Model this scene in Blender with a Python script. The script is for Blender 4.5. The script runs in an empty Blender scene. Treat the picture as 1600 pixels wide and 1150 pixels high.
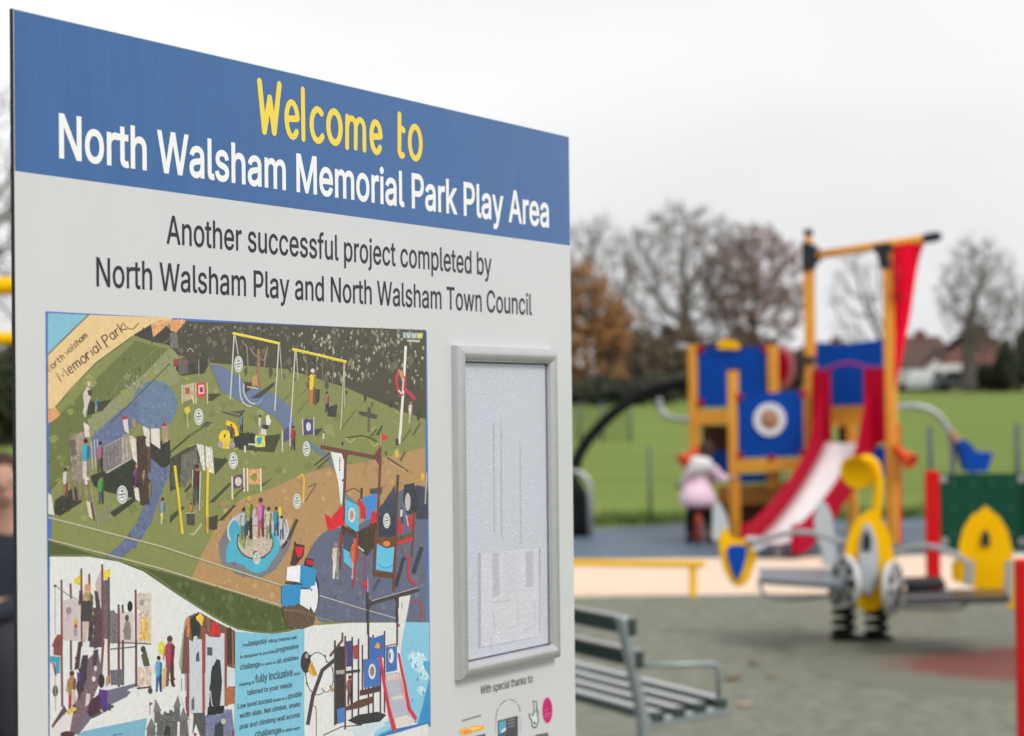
import bpy, bmesh, math, random
import numpy as np
from mathutils import Vector, Matrix
random.seed(7)
SC = bpy.context.scene
COL = SC.collection

# ------------------------------------------------------------------ camera
FPX = 3750.0                       # focal length in pixels of the 1600 px wide photograph
EYE = Vector((0, 0, 1.6))
PITCH, ROLL = math.atan(11 / 3750.0), -math.atan(22 / 1480.0)
_f = Vector((0, math.cos(PITCH), math.sin(PITCH)))
_u0 = Vector((0, -math.sin(PITCH), math.cos(PITCH)))
_r0 = Vector((1, 0, 0))
_r = _r0 * math.cos(ROLL) + _u0 * math.sin(ROLL)
_u = _u0 * math.cos(ROLL) - _r0 * math.sin(ROLL)
cd = bpy.data.cameras.new('camera')
cam = bpy.data.objects.new('camera', cd)
COL.objects.link(cam)
m = Matrix((( _r.x, _u.x, -_f.x, EYE.x), (_r.y, _u.y, -_f.y, EYE.y), (_r.z, _u.z, -_f.z, EYE.z), (0, 0, 0, 1)))
cam.matrix_world = m
cd.sensor_fit = 'HORIZONTAL'
cd.lens = 42.5
cd.sensor_width = 42.5 * 1600 / FPX
cd.clip_start, cd.clip_end = 0.05, 3000
cd.dof.use_dof = True
cd.dof.focus_distance = 2.47
cd.dof.aperture_fstop = 4.0
SC.camera = cam

# ------------------------------------------------------------------ world, sun, exposure
W = bpy.data.worlds.new('World'); SC.world = W; W.use_nodes = True
nt = W.node_tree; nt.nodes.clear()
wo = nt.nodes.new('ShaderNodeOutputWorld'); bg = nt.nodes.new('ShaderNodeBackground')
sky = nt.nodes.new('ShaderNodeTexSky'); sky.sky_type = 'NISHITA'; sky.sun_disc = False
SUN_EL, SUN_AZ = math.radians(46), math.radians(138)      # azimuth clockwise from +Y
sky.sun_elevation, sky.sun_rotation = SUN_EL, SUN_AZ
sky.dust_density = 4.0
hs = nt.nodes.new('ShaderNodeHueSaturation'); hs.inputs['Saturation'].default_value = 0.1
mx = nt.nodes.new('ShaderNodeMix'); mx.data_type = 'RGBA'; mx.inputs[0].default_value = 0.85   # the closed cloud layer
tc = nt.nodes.new('ShaderNodeTexCoord'); nz = nt.nodes.new('ShaderNodeTexNoise')
mp = nt.nodes.new('ShaderNodeMapping'); mp.inputs['Scale'].default_value = (1.2, 1.2, 3.5)
nz.inputs['Scale'].default_value = 1.6; nz.inputs['Detail'].default_value = 4
rp = nt.nodes.new('ShaderNodeValToRGB')
rp.color_ramp.elements[0].position, rp.color_ramp.elements[1].position = 0.3, 0.72
rp.color_ramp.elements[0].color = (6.8, 6.88, 7.05, 1); rp.color_ramp.elements[1].color = (9.3, 9.32, 9.35, 1)
bg.inputs['Strength'].default_value = 0.1
L = nt.links.new
L(tc.outputs['Generated'], mp.inputs[0]); L(mp.outputs[0], nz.inputs['Vector']); L(nz.outputs[0], rp.inputs[0])
L(sky.outputs[0], hs.inputs['Color']); L(hs.outputs[0], mx.inputs[6]); L(rp.outputs[0], mx.inputs[7])
L(mx.outputs[2], bg.inputs['Color']); L(bg.outputs[0], wo.inputs[0])
sl = bpy.data.lights.new('sun', 'SUN'); sl.energy = 1.45; sl.angle = math.radians(16); sl.color = (1, .97, .93)
so = bpy.data.objects.new('sun', sl); COL.objects.link(so)
sd = Vector((math.sin(SUN_AZ) * math.cos(SUN_EL), math.cos(SUN_AZ) * math.cos(SUN_EL), math.sin(SUN_EL)))
so.rotation_euler = sd.to_track_quat('Z', 'Y').to_euler()
so.location = sd * 60
SC.view_settings.view_transform = 'Standard'; SC.view_settings.look = 'None'
SC.view_settings.exposure = 0.35; SC.view_settings.gamma = 1
SC.cycles.use_denoising = True
SC.cycles.max_bounces = 6

# ------------------------------------------------------------------ helpers
def ray(px, py):
    return (_f * FPX + _r * (px - 800) - _u * (py - 575))
def at(px, py, Y):
    d = ray(px, py); return EYE + d * (Y / d.y)
def ground(px, py, z=0.0):
    d = ray(px, py); return EYE + d * ((z - EYE.z) / d.z)
def onplane(px, py, P, n):
    d = ray(px, py); return EYE + d * ((P - EYE).dot(n) / d.dot(n))
def lin(c):
    c = c / 255.0
    return c / 12.92 if c <= .04045 else ((c + .055) / 1.055) ** 2.4
def srgb(r, g, b, k=1.0):
    return (min(lin(r) * k, .9), min(lin(g) * k, .9), min(lin(b) * k, .9), 1)

_mats = {}
def mat(name, rgb, rough=.5, noise=0.0, scale=20.0, bump=0.0, metal=0.0, stretch=(1, 1, 1), dark=None, bscale=None, spec=.18, attr=False, coat=0.0, detail=5):
    """principled material whose base colour is broken up by object-space noise"""
    if name in _mats: return _mats[name]
    M = bpy.data.materials.new(name); M.use_nodes = True; t = M.node_tree; b = t.nodes['Principled BSDF']
    b.inputs['Roughness'].default_value = rough; b.inputs['Metallic'].default_value = metal
    b.inputs['Specular IOR Level'].default_value = spec
    b.inputs['Coat Weight'].default_value = coat; b.inputs['Coat Roughness'].default_value = .15
    c4 = tuple(rgb[:3]) + (1,)
    b.inputs['Base Color'].default_value = c4
    if noise or bump or attr:
        co = t.nodes.new('ShaderNodeTexCoord'); mpn = t.nodes.new('ShaderNodeMapping'); mpn.inputs['Scale'].default_value = stretch
        n = t.nodes.new('ShaderNodeTexNoise'); n.inputs['Scale'].default_value = scale; n.inputs['Detail'].default_value = detail; n.inputs['Roughness'].default_value = .65
        t.links.new(co.outputs['Object'], mpn.inputs[0]); t.links.new(mpn.outputs[0], n.inputs['Vector'])
        if attr:
            a = t.nodes.new('ShaderNodeAttribute'); a.attribute_name = 'col'; src = a.outputs['Color']
        else:
            r = t.nodes.new('ShaderNodeRGB'); r.outputs[0].default_value = c4; src = r.outputs[0]
        if noise:
            mr = t.nodes.new('ShaderNodeMapRange'); mr.inputs[1].default_value = .25; mr.inputs[2].default_value = .75
            mr.inputs[3].default_value = 1 - noise; mr.inputs[4].default_value = 1 + noise
            t.links.new(n.outputs[0], mr.inputs[0])
            if dark is not None:
                d = t.nodes.new('ShaderNodeMix'); d.data_type = 'RGBA'
                mr.inputs[3].default_value = 0; mr.inputs[4].default_value = 1
                d.inputs[7].default_value = tuple(dark[:3]) + (1,)
                t.links.new(mr.outputs[0], d.inputs[0]); t.links.new(src, d.inputs[6]); out = d.outputs[2]
            else:
                d = t.nodes.new('ShaderNodeVectorMath'); d.operation = 'SCALE'
                t.links.new(src, d.inputs[0]); t.links.new(mr.outputs[0], d.inputs['Scale']); out = d.outputs[0]
            t.links.new(out, b.inputs['Base Color'])
        else:
            t.links.new(src, b.inputs['Base Color'])
        if bump:
            n2 = n
            if bscale:
                n2 = t.nodes.new('ShaderNodeTexNoise'); n2.inputs['Scale'].default_value = bscale; n2.inputs['Detail'].default_value = 3
                t.links.new(mpn.outputs[0], n2.inputs['Vector'])
            bp = t.nodes.new('ShaderNodeBump'); bp.inputs['Strength'].default_value = bump; bp.inputs['Distance'].default_value = .01
            t.links.new(n2.outputs[0], bp.inputs['Height']); t.links.new(bp.outputs[0], b.inputs['Normal'])
    _mats[name] = M
    return M

class MB:
    """collects shapes, then links them as ONE mesh object"""
    def __init__(s): s.v = []; s.f = []; s.c = []; s.mi = []; s.sm = []; s.cur = (1, 1, 1, 1); s.m = 0
    def add(s, vs, fs, smooth=False):
        o = len(s.v); s.v += [tuple(v) for v in vs]
        for f in fs:
            s.f.append([i + o for i in f]); s.c.append(s.cur); s.mi.append(s.m); s.sm.append(smooth)
        return s
    def box(s, c, size, ax=None, bev=0.0):
        c = Vector(c); X, Y, Z = ax or (Vector((1, 0, 0)), Vector((0, 1, 0)), Vector((0, 0, 1)))
        hx, hy, hz = size[0] / 2, size[1] / 2, size[2] / 2
        if bev:
            b = min(bev, hx * .9, hy * .9, hz * .9)
            bm = bmesh.new(); bmesh.ops.create_cube(bm, size=1)
            for v in bm.verts: v.co = Vector((v.co.x * size[0], v.co.y * size[1], v.co.z * size[2]))
            bmesh.ops.bevel(bm, geom=bm.edges[:], offset=b, segments=2, affect='EDGES', profile=.5)
            bm.verts.ensure_lookup_table()
            s.add([c + X * v.co.x + Y * v.co.y + Z * v.co.z for v in bm.verts], [[v.index for v in f.verts] for f in bm.faces]); bm.free()
            return s
        vs = [c + X * (hx * a) + Y * (hy * b) + Z * (hz * d) for a in (-1, 1) for b in (-1, 1) for d in (-1, 1)]
        return s.add(vs, [(0, 1, 3, 2), (4, 6, 7, 5), (0, 4, 5, 1), (2, 3, 7, 6), (0, 2, 6, 4), (1, 5, 7, 3)])
    def bar(s, a, b, w, h, up=Vector((0, 0, 1)), bev=0.0):
        a, b = Vector(a), Vector(b); X = (b - a); l = X.length; X.normalize()
        Y = up.cross(X)
        if Y.length < 1e-4: Y = Vector((0, 1, 0)).cross(X)
        Y.normalize(); Z = X.cross(Y)
        return s.box((a + b) / 2, (l, w, h), (X, Y, Z), bev)
    def tube(s, pts, r, n=10, caps=True, flat=None, rnd=False):
        pts = [Vector(p) for p in pts]; k = len(pts); rs = list(r) if hasattr(r, '__len__') else [r] * k
        if rnd:
            a = (pts[0] - pts[1]).normalized(); b = (pts[-1] - pts[-2]).normalized()
            pts = [pts[0] + a * rs[0] * q for q in (1.0, .87, .5)] + pts + [pts[-1] + b * rs[-1] * q for q in (.5, .87, 1.0)]
            rs = [rs[0] * q for q in (.08, .5, .87)] + rs + [rs[-1] * q for q in (.87, .5, .08)]; k += 6
        vs = []; N = None
        for i in range(k):
            t = (pts[min(i + 1, k - 1)] - pts[max(i - 1, 0)])
            if t.length < 1e-9: t = Vector((0, 0, 1))
            t.normalize()
            if N is None:
                N = t.cross(Vector((0, 0, 1)))
                if N.length < .05: N = t.cross(Vector((0, 1, 0)))
            N = N - t * N.dot(t); N.normalize(); B = t.cross(N)
            for j in range(n):
                a = 2 * math.pi * j / n
                o = N * math.cos(a) * rs[i] + B * math.sin(a) * rs[i]
                if flat: o = flat(o)
                vs.append(pts[i] + o)
        fs = [(i * n + j, i * n + (j + 1) % n, (i + 1) * n + (j + 1) % n, (i + 1) * n + j) for i in range(k - 1) for j in range(n)]
        if caps: fs += [tuple(range(n - 1, -1, -1)), tuple(range((k - 1) * n, k * n))]
        return s.add(vs, fs, n > 4)
    def prism(s, poly, d, bev=0.0):
        """closed outline (3-D points on a plane) pushed through by vector d, split down the middle by d"""
        poly = [Vector(p) for p in poly]; n = len(poly); d = Vector(d)
        vs = [p - d / 2 for p in poly] + [p + d / 2 for p in poly]
        fs = [tuple(range(n)), tuple(range(2 * n - 1, n - 1, -1))] + [(i, n + i, n + (i + 1) % n, (i + 1) % n) for i in range(n)]
        return s.add(vs, fs)
    def ring(s, c, X, Y, r0, r1, d, n=28):
        c, X, Y, d = Vector(c), Vector(X), Vector(Y), Vector(d); vs = []
        for j in range(n):
            a = 2 * math.pi * j / n; e = X * math.cos(a) + Y * math.sin(a)
            vs += [c + e * r0 - d / 2, c + e * r1 - d / 2, c + e * r1 + d / 2, c + e * r0 + d / 2]
        fs = []
        for j in range(n):
            k = (j + 1) % n
            for q in range(4): fs.append((j * 4 + q, j * 4 + (q + 1) % 4, k * 4 + (q + 1) % 4, k * 4 + q))
        return s.add(vs, fs)
    def lathe(s, base, axis, prof, n=16):
        base, Z = Vector(base), Vector(axis).normalized(); X = Z.orthogonal().normalized(); Y = Z.cross(X); vs = []
        for (r, h) in prof:
            for j in range(n):
                a = 2 * math.pi * j / n; vs.append(base + Z * h + (X * math.cos(a) + Y * math.sin(a)) * r)
        k = len(prof)
        fs = [(i * n + j, i * n + (j + 1) % n, (i + 1) * n + (j + 1) % n, (i + 1) * n + j) for i in range(k - 1) for j in range(n)]
        return s.add(vs, fs, True)
    def build(s, name, mats, parent=None, **kw):
        me = bpy.data.meshes.new(name); me.from_pydata(s.v, [], s.f)
        for q in (mats if isinstance(mats, (list, tuple)) else [mats]): me.materials.append(q)
        me.polygons.foreach_set('material_index', s.mi); me.polygons.foreach_set('use_smooth', s.sm)
        if any(c != (1, 1, 1, 1) for c in s.c):
            a = me.color_attributes.new('col', 'FLOAT_COLOR', 'CORNER'); buf = []
            for f, c in zip(s.f, s.c): buf += list(c) * len(f)
            a.data.foreach_set('color', buf)
        me.update(); me.validate()
        if not kw.get('raw'):
            bm = bmesh.new(); bm.from_mesh(me); bmesh.ops.recalc_face_normals(bm, faces=bm.faces[:]); bm.to_mesh(me); bm.free()
        o = bpy.data.objects.new(name, me); COL.objects.link(o)
        if parent: put(o, parent)
        return o
def put(o, parent):
    o.parent = parent; o.matrix_parent_inverse = parent.matrix_world.inverted()
def tag(o, label=None, cat=None, group=None, kind=None):
    if label: o['label'] = label
    if cat: o['category'] = cat
    if group: o['group'] = group
    if kind: o['kind'] = kind
    return o
def thing(name, loc, label, cat, group=None):
    o = bpy.data.objects.new(name, None); COL.objects.link(o); o.location = loc; o.empty_display_size = .2
    bpy.context.view_layer.update()
    return tag(o, label, cat, group)
def dup(root, delta, label=None):
    r = root.copy(); COL.objects.link(r); r.location = root.location + Vector(delta)
    if label: r['label'] = label
    for ch in list(root.children):
        c = ch.copy(); COL.objects.link(c); c.parent = r
        for g in ch.children:
            d = g.copy(); COL.objects.link(d); d.parent = c
    return r
def spline(pts, k=6):
    P = [Vector(p) for p in pts]; out = []
    for i in range(len(P) - 1):
        a, b, c, d = P[max(i - 1, 0)], P[i], P[i + 1], P[min(i + 2, len(P) - 1)]
        for j in range(k):
            t = j / k
            out.append(.5 * ((2 * b) + (c - a) * t + (2 * a - 5 * b + 4 * c - d) * t * t + (3 * b - a - 3 * c + d) * t ** 3))
    return out + [P[-1]]
def skin(name, verts, edges, rad, material, parent, sub=2, root=0):
    """one smooth skin over a skeleton"""
    me = bpy.data.meshes.new(name + '_sk'); me.from_pydata([tuple(v) for v in verts], edges, []); o = bpy.data.objects.new(name + '_sk', me); COL.objects.link(o)
    mo = o.modifiers.new('s', 'SKIN'); mo.use_smooth_shade = True
    sv = me.skin_vertices[0].data
    for i, r in enumerate(rad):
        sv[i].radius = r if hasattr(r, '__len__') else (r, r); sv[i].use_root = (i == root)
    ss = o.modifiers.new('d', 'SUBSURF'); ss.levels = ss.render_levels = sub
    dg = bpy.context.evaluated_depsgraph_get(); me2 = bpy.data.meshes.new_from_object(o.evaluated_get(dg)); me2.name = name
    bpy.data.objects.remove(o); me2.materials.clear(); me2.materials.append(material)
    me2.polygons.foreach_set('use_smooth', [True] * len(me2.polygons))
    q = bpy.data.objects.new(name, me2); COL.objects.link(q)
    if parent: put(q, parent)
    return q
Z3 = Vector((0, 0, 1))

# ------------------------------------------------------------------ ground
def sheet(name, pts, z, material):
    b = MB(); b.add([(p[0], p[1], z) for p in pts], [tuple(range(len(pts)))])
    return tag(b.build(name, material), kind='structure')
def gpoly(pix): return [ground(*p) for p in pix]
g_grass = mat('grass', (.11, .175, .034), .9, .6, .32, .3, dark=(.205, .255, .064), detail=9, bscale=60, stretch=(.35, 1, 1), spec=.05)
g_grey = mat('grey rubber', (.26, .27, .2), .5, .9, 9, .5, dark=(.085, .094, .07), bscale=300, detail=12, spec=.15)
g_blue = mat('blue rubber', (.11, .155, .205), .5, .5, 2, .4, dark=(.085, .125, .165), bscale=250, spec=.12)
g_beige = mat('beige rubber', (.77, .6, .46), .6, .12, 8, .3, bscale=250, spec=.1)
g_red = mat('red rubber', (.215, .052, .046), .6, .7, 9, .4, dark=(.17, .085, .07), bscale=250, detail=12, spec=.08)
sheet('ground', [(-900, -60), (900, -60), (900, 1200), (-900, 1200)], 0.0, g_grass)
sheet('blue_rubber_surface', [(-14, 20.7), (9, 20.2), (12, 26.2), (5.8, 26.7), (3.6, 26.0), (1.9, 25.5), (.9, 24.8), (-3, 24.2), (-14, 23.5)], .004, g_blue)
sheet('beige_path', [(-14, 17.0), (14, 17.0), (14, 20.3), (-14, 20.9)], .008, g_beige)
sheet('grey_play_surface', [(-14, -6), (14, -6), (14, 17.02), (4.0, 17.04), (1.2, 17.12), (-14, 17.2)], .012, g_grey)
rc = Vector((2.95, 12.85, 0)); pts = []
for i in range(40):
    t = 2 * math.pi * i / 40; pts.append((rc.x + 1.4 * math.cos(t), rc.y + 1.4 * math.sin(t)))
ro_ = sheet('red_rubber_patch', pts, .0132, g_red)
# worn, ragged edge: the red crumb thins out into the grey around it
t = g_red.node_tree; bs = t.nodes['Principled BSDF']; src = bs.inputs['Base Color'].links[0].from_socket
tcn = t.nodes.new('ShaderNodeTexCoord'); mpp = t.nodes.new('ShaderNodeMapping'); mpp.vector_type = 'POINT'
mpp.inputs['Location'].default_value = (-rc.x / .98, -rc.y / .84, 0); mpp.inputs['Scale'].default_value = (1 / .98, 1 / .84, 0)
ln = t.nodes.new('ShaderNodeVectorMath'); ln.operation = 'LENGTH'; nn = t.nodes.new('ShaderNodeTexNoise'); nn.inputs['Scale'].default_value = 4.5; nn.inputs['Detail'].default_value = 8; nn.inputs['Roughness'].default_value = .7
ad = t.nodes.new('ShaderNodeMath'); ad.operation = 'MULTIPLY_ADD'; ad.inputs[1].default_value = .9; mrr = t.nodes.new('ShaderNodeMapRange'); mrr.inputs[1].default_value = 1.22; mrr.inputs[2].default_value = 1.5
mm = t.nodes.new('ShaderNodeMix'); mm.data_type = 'RGBA'; mm.inputs[7].default_value = (.165, .172, .132, 1)
t.links.new(tcn.outputs['Object'], mpp.inputs[0]); t.links.new(mpp.outputs[0], ln.inputs[0]); t.links.new(tcn.outputs['Object'], nn.inputs['Vector']); t.links.new(nn.outputs[0], ad.inputs[0]); t.links.new(ln.outputs['Value'], ad.inputs[2]); t.links.new(ad.outputs[0], mrr.inputs[0]); t.links.new(mrr.outputs[0], mm.inputs[0]); t.links.new(src, mm.inputs[6]); t.links.new(mm.outputs[2], bs.inputs['Base Color'])
sheet('blue_rubber_path', [(-9, 4), (-1.0, 4), (-1.4, 8), (-2.0, 11.6), (-9, 12.3)], .016, g_blue)
# coarse longer grass along the fence line, beyond count
gb = MB()
for i in range(9000):
    x = random.uniform(-4, 9); yb = 25.2 + .08 * x if x < 5 else 26.6
    y = yb + abs(random.gauss(0, .7)); h = random.uniform(.04, .13); a = random.uniform(0, 6.3)
    dx, dy = math.cos(a) * .012, math.sin(a) * .012; lx, ly = random.gauss(0, .03), random.gauss(0, .03)
    gb.cur = (random.uniform(.07, .15), random.uniform(.13, .2), random.uniform(.03, .05), 1)
    gb.add([(x - dx, y - dy, 0), (x + dx, y + dy, 0), (x + lx, y + ly, h)], [(0, 1, 2)])
tag(gb.build('long_grass', mat('grass blades', (.1, .15, .04), .8, attr=True), raw=True), kind='stuff')

# ================================================================== the welcome sign
BA = Vector((-0.43199, 2.1, 1.92745)); yaw, lean, tilt = 0.45953, 0.00299, -0.01509; BW, BH = 1.15165, 0.98
D0 = Vector((math.sin(yaw), math.cos(yaw), 0)); N0 = Vector((math.cos(yaw), -math.sin(yaw), 0))
U2 = Z3 * math.cos(lean) - N0 * math.sin(lean); BN = N0 * math.cos(lean) + Z3 * math.sin(lean)
BU = D0 * math.cos(tilt) + U2 * math.sin(tilt); BV = -(U2 * math.cos(tilt) - D0 * math.sin(tilt))   # along, down
def bp(u, v, n=0.0): return BA + BU * u + BV * v + BN * n
def uv(px, py):
    p = onplane(px, py, BA, BN) - BA
    return p.dot(BU), p.dot(BV)
sign = thing('information_sign', bp(BW / 2, 0).xy.to_3d(), 'large upright welcome sign with blue header, printed park picture and silver poster frame', 'sign')
K = .74 / lin(208)                     # print brightness: sheet white in the photo is the ink-free panel
def ink(r, g, b): return srgb(14 + r * .945, 14 + g * .945, 14 + b * .945, K)      # printer's black is a dark grey
m_panel = mat('sign white', (.635, .645, .655), .16, .03, 3, .015, bscale=900, spec=.5)
m_edge = mat('sign edge', (.03, .03, .035), .5)
b = MB()
b.add([bp(0, 0), bp(BW, 0), bp(BW, BH), bp(0, BH)], [(0, 1, 2, 3)])
b.m = 1; t = -.004
b.add([bp(0, 0), bp(BW, 0), bp(BW, BH), bp(0, BH), bp(0, 0, t), bp(BW, 0, t), bp(BW, BH, t), bp(0, BH, t)],
      [(0, 4, 5, 1), (1, 5, 6, 2), (2, 6, 7, 3), (3, 7, 4, 0), (7, 6, 5, 4)])
b.build('panel', [m_panel, m_edge], sign)
b = MB(); b.add([bp(.0008, .0008, .00012), bp(BW - .0008, .0008, .00012), bp(BW - .0008, .1424, .00012), bp(.0008, .1424, .00012)], [(0, 1, 2, 3)])
b.build('header_band', mat('sign blue', ink(34, 82, 140), .2, .09, 55, .06, bscale=700, spec=.4, stretch=(1, 1, .22), detail=6), sign)
m_gal = mat('galvanised steel', (.42, .43, .44), .4, .2, 30, metal=.7)
for u in (.16, BW - .16):
    b = MB(); b.tube([(*bp(u, .05, -.045).xy, 0), bp(u, .05, -.045)], .038, 14); b.build('sign_post', m_gal, sign)

FONT = None
try:                                   # the sans face that ships with Blender; its built-in face is the fallback
    import os
    FONT = bpy.data.fonts.load(os.path.join(bpy.utils.system_resource('DATAFILES', path='fonts'), 'Inter.woff2'))
except Exception: pass
from mathutils.geometry import tessellate_polygon
def outlines(body, wt):
    """flattened contours of a line of type: [outer, holes...] per stroke shape, fattened by wt"""
    cu = bpy.data.curves.new('type', 'FONT'); cu.body = body; cu.resolution_u = 5
    if FONT: cu.font = FONT
    ob = bpy.data.objects.new('type', cu); COL.objects.link(ob); dg = bpy.context.evaluated_depsgraph_get()
    cc = ob.evaluated_get(dg).to_curve(dg); loops = []
    from mathutils.geometry import interpolate_bezier
    for sp in cc.splines:
        q = []; bpz = sp.bezier_points; n = len(bpz)
        for i in range(n):
            k, l = bpz[i], bpz[(i + 1) % n]
            straight = (k.handle_right - k.co).cross(l.co - k.co).length < 1e-6 and (l.handle_left - l.co).cross(l.co - k.co).length < 1e-6
            q += [(v.x, v.y) for v in interpolate_bezier(k.co, k.handle_right, l.handle_left, l.co, 2 if straight else 7)[:-1]]
        c = [q[0]]
        for v in q[1:]:
            if (v[0] - c[-1][0]) ** 2 + (v[1] - c[-1][1]) ** 2 > 1e-8: c.append(v)
        if len(c) > 2: loops.append(c)
    ob.to_curve_clear() if hasattr(ob, 'to_curve_clear') else None
    bpy.data.objects.remove(ob)
    area = lambda c: sum(c[i][0] * c[(i + 1) % len(c)][1] - c[(i + 1) % len(c)][0] * c[i][1] for i in range(len(c))) / 2
    ar = [area(c) for c in loops]; sg = 1 if max(ar, key=abs) > 0 else -1
    def fat(c):
        o = []; n = len(c)
        for i in range(n):
            p, v, w_ = Vector(c[i - 1]), Vector(c[i]), Vector(c[(i + 1) % n]); d0, d1 = (v - p).normalized(), (w_ - v).normalized()
            n0, n1 = Vector((d0.y, -d0.x)), Vector((d1.y, -d1.x)); m_ = n0 + n1
            m_ = m_ / max(m_.length_squared, .35) * 2 if m_.length > 1e-6 else n0
            o.append(tuple(v + m_ * wt * sg))
        return o
    fatl = [fat(c) for c in loops]
    # contours that touch belong to one glyph
    order = sorted(range(len(fatl)), key=lambda i: min(p[0] for p in fatl[i])); groups = []
    for i in order:
        lo, hi = min(p[0] for p in fatl[i]), max(p[0] for p in fatl[i])
        if groups and lo < groups[-1][1] - 1e-4: groups[-1][0].append(fatl[i]); groups[-1][1] = max(groups[-1][1], hi)
        else: groups.append([[fatl[i]], hi])
    return [g[0] for g in groups]
def fill(loops, rows):
    """non-zero winding fill of overlapping contours, as abutting trapezoids"""
    ys = sorted({round(p[1], 5) for c in loops for p in c}); y0, y1 = ys[0], ys[-1]
    ys = sorted(set(ys) | {round(y0 + (y1 - y0) * i / rows, 5) for i in range(1, rows)}); E_ = []
    for c in loops:
        for i in range(len(c)):
            p, q = c[i - 1], c[i]
            if abs(p[1] - q[1]) > 1e-7: E_.append((p, q, 1) if p[1] < q[1] else (q, p, -1))
    out = []
    for a_, b_ in zip(ys, ys[1:]):
        if b_ - a_ < 2e-5: continue
        m_ = (a_ + b_) / 2; X_ = []
        for p, q, s_ in E_:
            if p[1] < m_ < q[1]:
                f = lambda y: p[0] + (q[0] - p[0]) * (y - p[1]) / (q[1] - p[1])
                X_.append((f(m_), f(max(a_, p[1])), f(min(b_, q[1])), s_))
        X_.sort(); w_ = 0
        for k, e in enumerate(X_):
            if w_ == 0: st = e
            w_ += e[3]
            if w_ == 0: out.append(((st[1], a_), (e[1], a_), (e[2], b_), (st[2], b_)))
    return out
def text(body, bl, br, ct, rgb, name, wt=0.0, n=.0003, parent=None, mrough=.4, rows=60):
    """one line of printed lettering: baseline start/end and cap top; laid on the panel in metres"""
    u0, v0 = uv(*bl); u1, v1 = uv(*br); _, vc = uv(*ct)
    cap = max(y for g in outlines('H', wt) for c in g for x, y in c); G_ = outlines(body, wt)
    x0 = min(x for g in G_ for c in g for x, y in c); x1 = max(x for g in G_ for c in g for x, y in c); sx, sy = (u1 - u0) / (x1 - x0), (v0 - vc) / cap
    words, last = [], None
    for g in G_:                                   # the title is cut as separate words of vinyl
        lo, hi = min(x for c in g for x, y in c), max(x for c in g for x, y in c)
        if last is None or (name == 'title_lettering' and lo - last > cap * .22): words.append([])
        words[-1].append(g); last = hi
    for wd in words:
        b = MB()
        for g in wd:
            for q in fill(g, rows):
                b.add([bp(u0 + (x - x0) * sx, v0 + (v1 - v0) * (x - x0) / (x1 - x0) - y * sy, n) for x, y in q], [(3, 2, 1, 0)])
        o = b.build(name, mat('ink %d %d %d' % rgb, ink(*rgb), mrough), parent or sign, raw=True); bm = bmesh.new(); bm.from_mesh(o.data)
        bmesh.ops.remove_doubles(bm, verts=bm.verts[:], dist=1e-6)
        for f in bm.faces:
            f.normal_update()
            if f.normal.dot(BN) < 0: f.normal_flip()
        bm.to_mesh(o.data); bm.free()
    return o
Wt = (226, 228, 232)
text('North Walsham Memorial Park Play Area', (92, 245.2), (857.5, 354.5), (92, 176.5), Wt, 'title_lettering', wt=.015)
text('Another successful project completed by', (260, 380), (768, 430.5), (270, 337), (38, 36, 42), 'subtitle_lettering', wt=.007)
text('North Walsham Play and North Walsham Town Council', (150.5, 446.7), (831, 492), (150.5, 401.5), (38, 36, 42), 'subtitle_lettering', wt=.007)
text('With special thanks to:', (750.5, 1085), (833, 1065.6), (750.5, 1071.9), (40, 40, 44), 'thanks_lettering', wt=.006)

# hand-drawn stroke letters (unit boxes, y up)
ARC = lambda cx, cy, rx, ry, a0, a1, n=14: [(cx + rx * math.cos(math.radians(a0 + (a1 - a0) * i / n)), cy + ry * math.sin(math.radians(a0 + (a1 - a0) * i / n))) for i in range(n + 1)]
GL = {'w': [[(0, 1), (.25, 0), (.5, .8), (.75, 0), (1, 1)]], 'W': [[(0, 1.42), (.27, 0), (.52, 1.0), (.76, .02), (1, 1.45)]],
      'e': [[(.1, .5), (.9, .55)], ARC(.5, .5, .45, .5, 8, 318)],
      'l': [[(.4, 1.5), (.5, .02)]], 'c': [ARC(.55, .5, .5, .5, 52, 318)], 'o': [ARC(.5, .5, .48, .5, 90, 275, 12), ARC(.5, .5, .48, .5, 265, 452, 12)],
      'm': [[(.05, 1.0), (.06, 0)], ARC(.28, .68, .22, .3, 170, 0, 8) + [(.5, .03)], ARC(.72, .68, .22, .3, 170, 0, 8) + [(.96, .02)]],
      't': [[(.25, 1.38), (.25, .2)] + ARC(.6, .2, .35, .2, 180, 300, 6), [(.25, .95), (.85, .88)]],
      'N': [[(0, 0), (.05, 1.4), (.9, .05), (.95, 1.4)]], 'r': [[(.1, 1), (.1, 0)], [(.1, .6), (.45, .95), (.9, .92)]],
      'h': [[(.1, 1.45), (.1, 0)], [(.1, .6)] + ARC(.5, .6, .4, .38, 170, 0, 8) + [(.9, 0)]],
      'a': [ARC(.45, .5, .42, .48, 40, 330), [(.88, 1), (.9, 0)]], 's': [[(.9, .9), (.4, 1), (.1, .75), (.5, .5), (.9, .25), (.5, 0), (.05, .1)]],
      'M': [[(0, 0), (.1, 1.4), (.5, .4), (.9, 1.4), (1, 0)]], 'i': [[(.5, .95), (.5, 0)], [(.5, 1.25), (.5, 1.35)]],
      'P': [[(.1, 1.45), (.1, -.3)], [(.1, 1.4)] + ARC(.45, 1.05, .5, .4, 80, -90, 8) + [(.1, .62)]], 'k': [[(.1, 1.45), (.1, 0)], [(.85, 1.0), (.15, .5), (1.1, 0)]]}
def flatn(k, ku=1.0):
    def f(o):
        o = o - BN * (o.dot(BN) * (1 - k)); return o + BU * (o.dot(BU) * (ku - 1))
    return f
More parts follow.
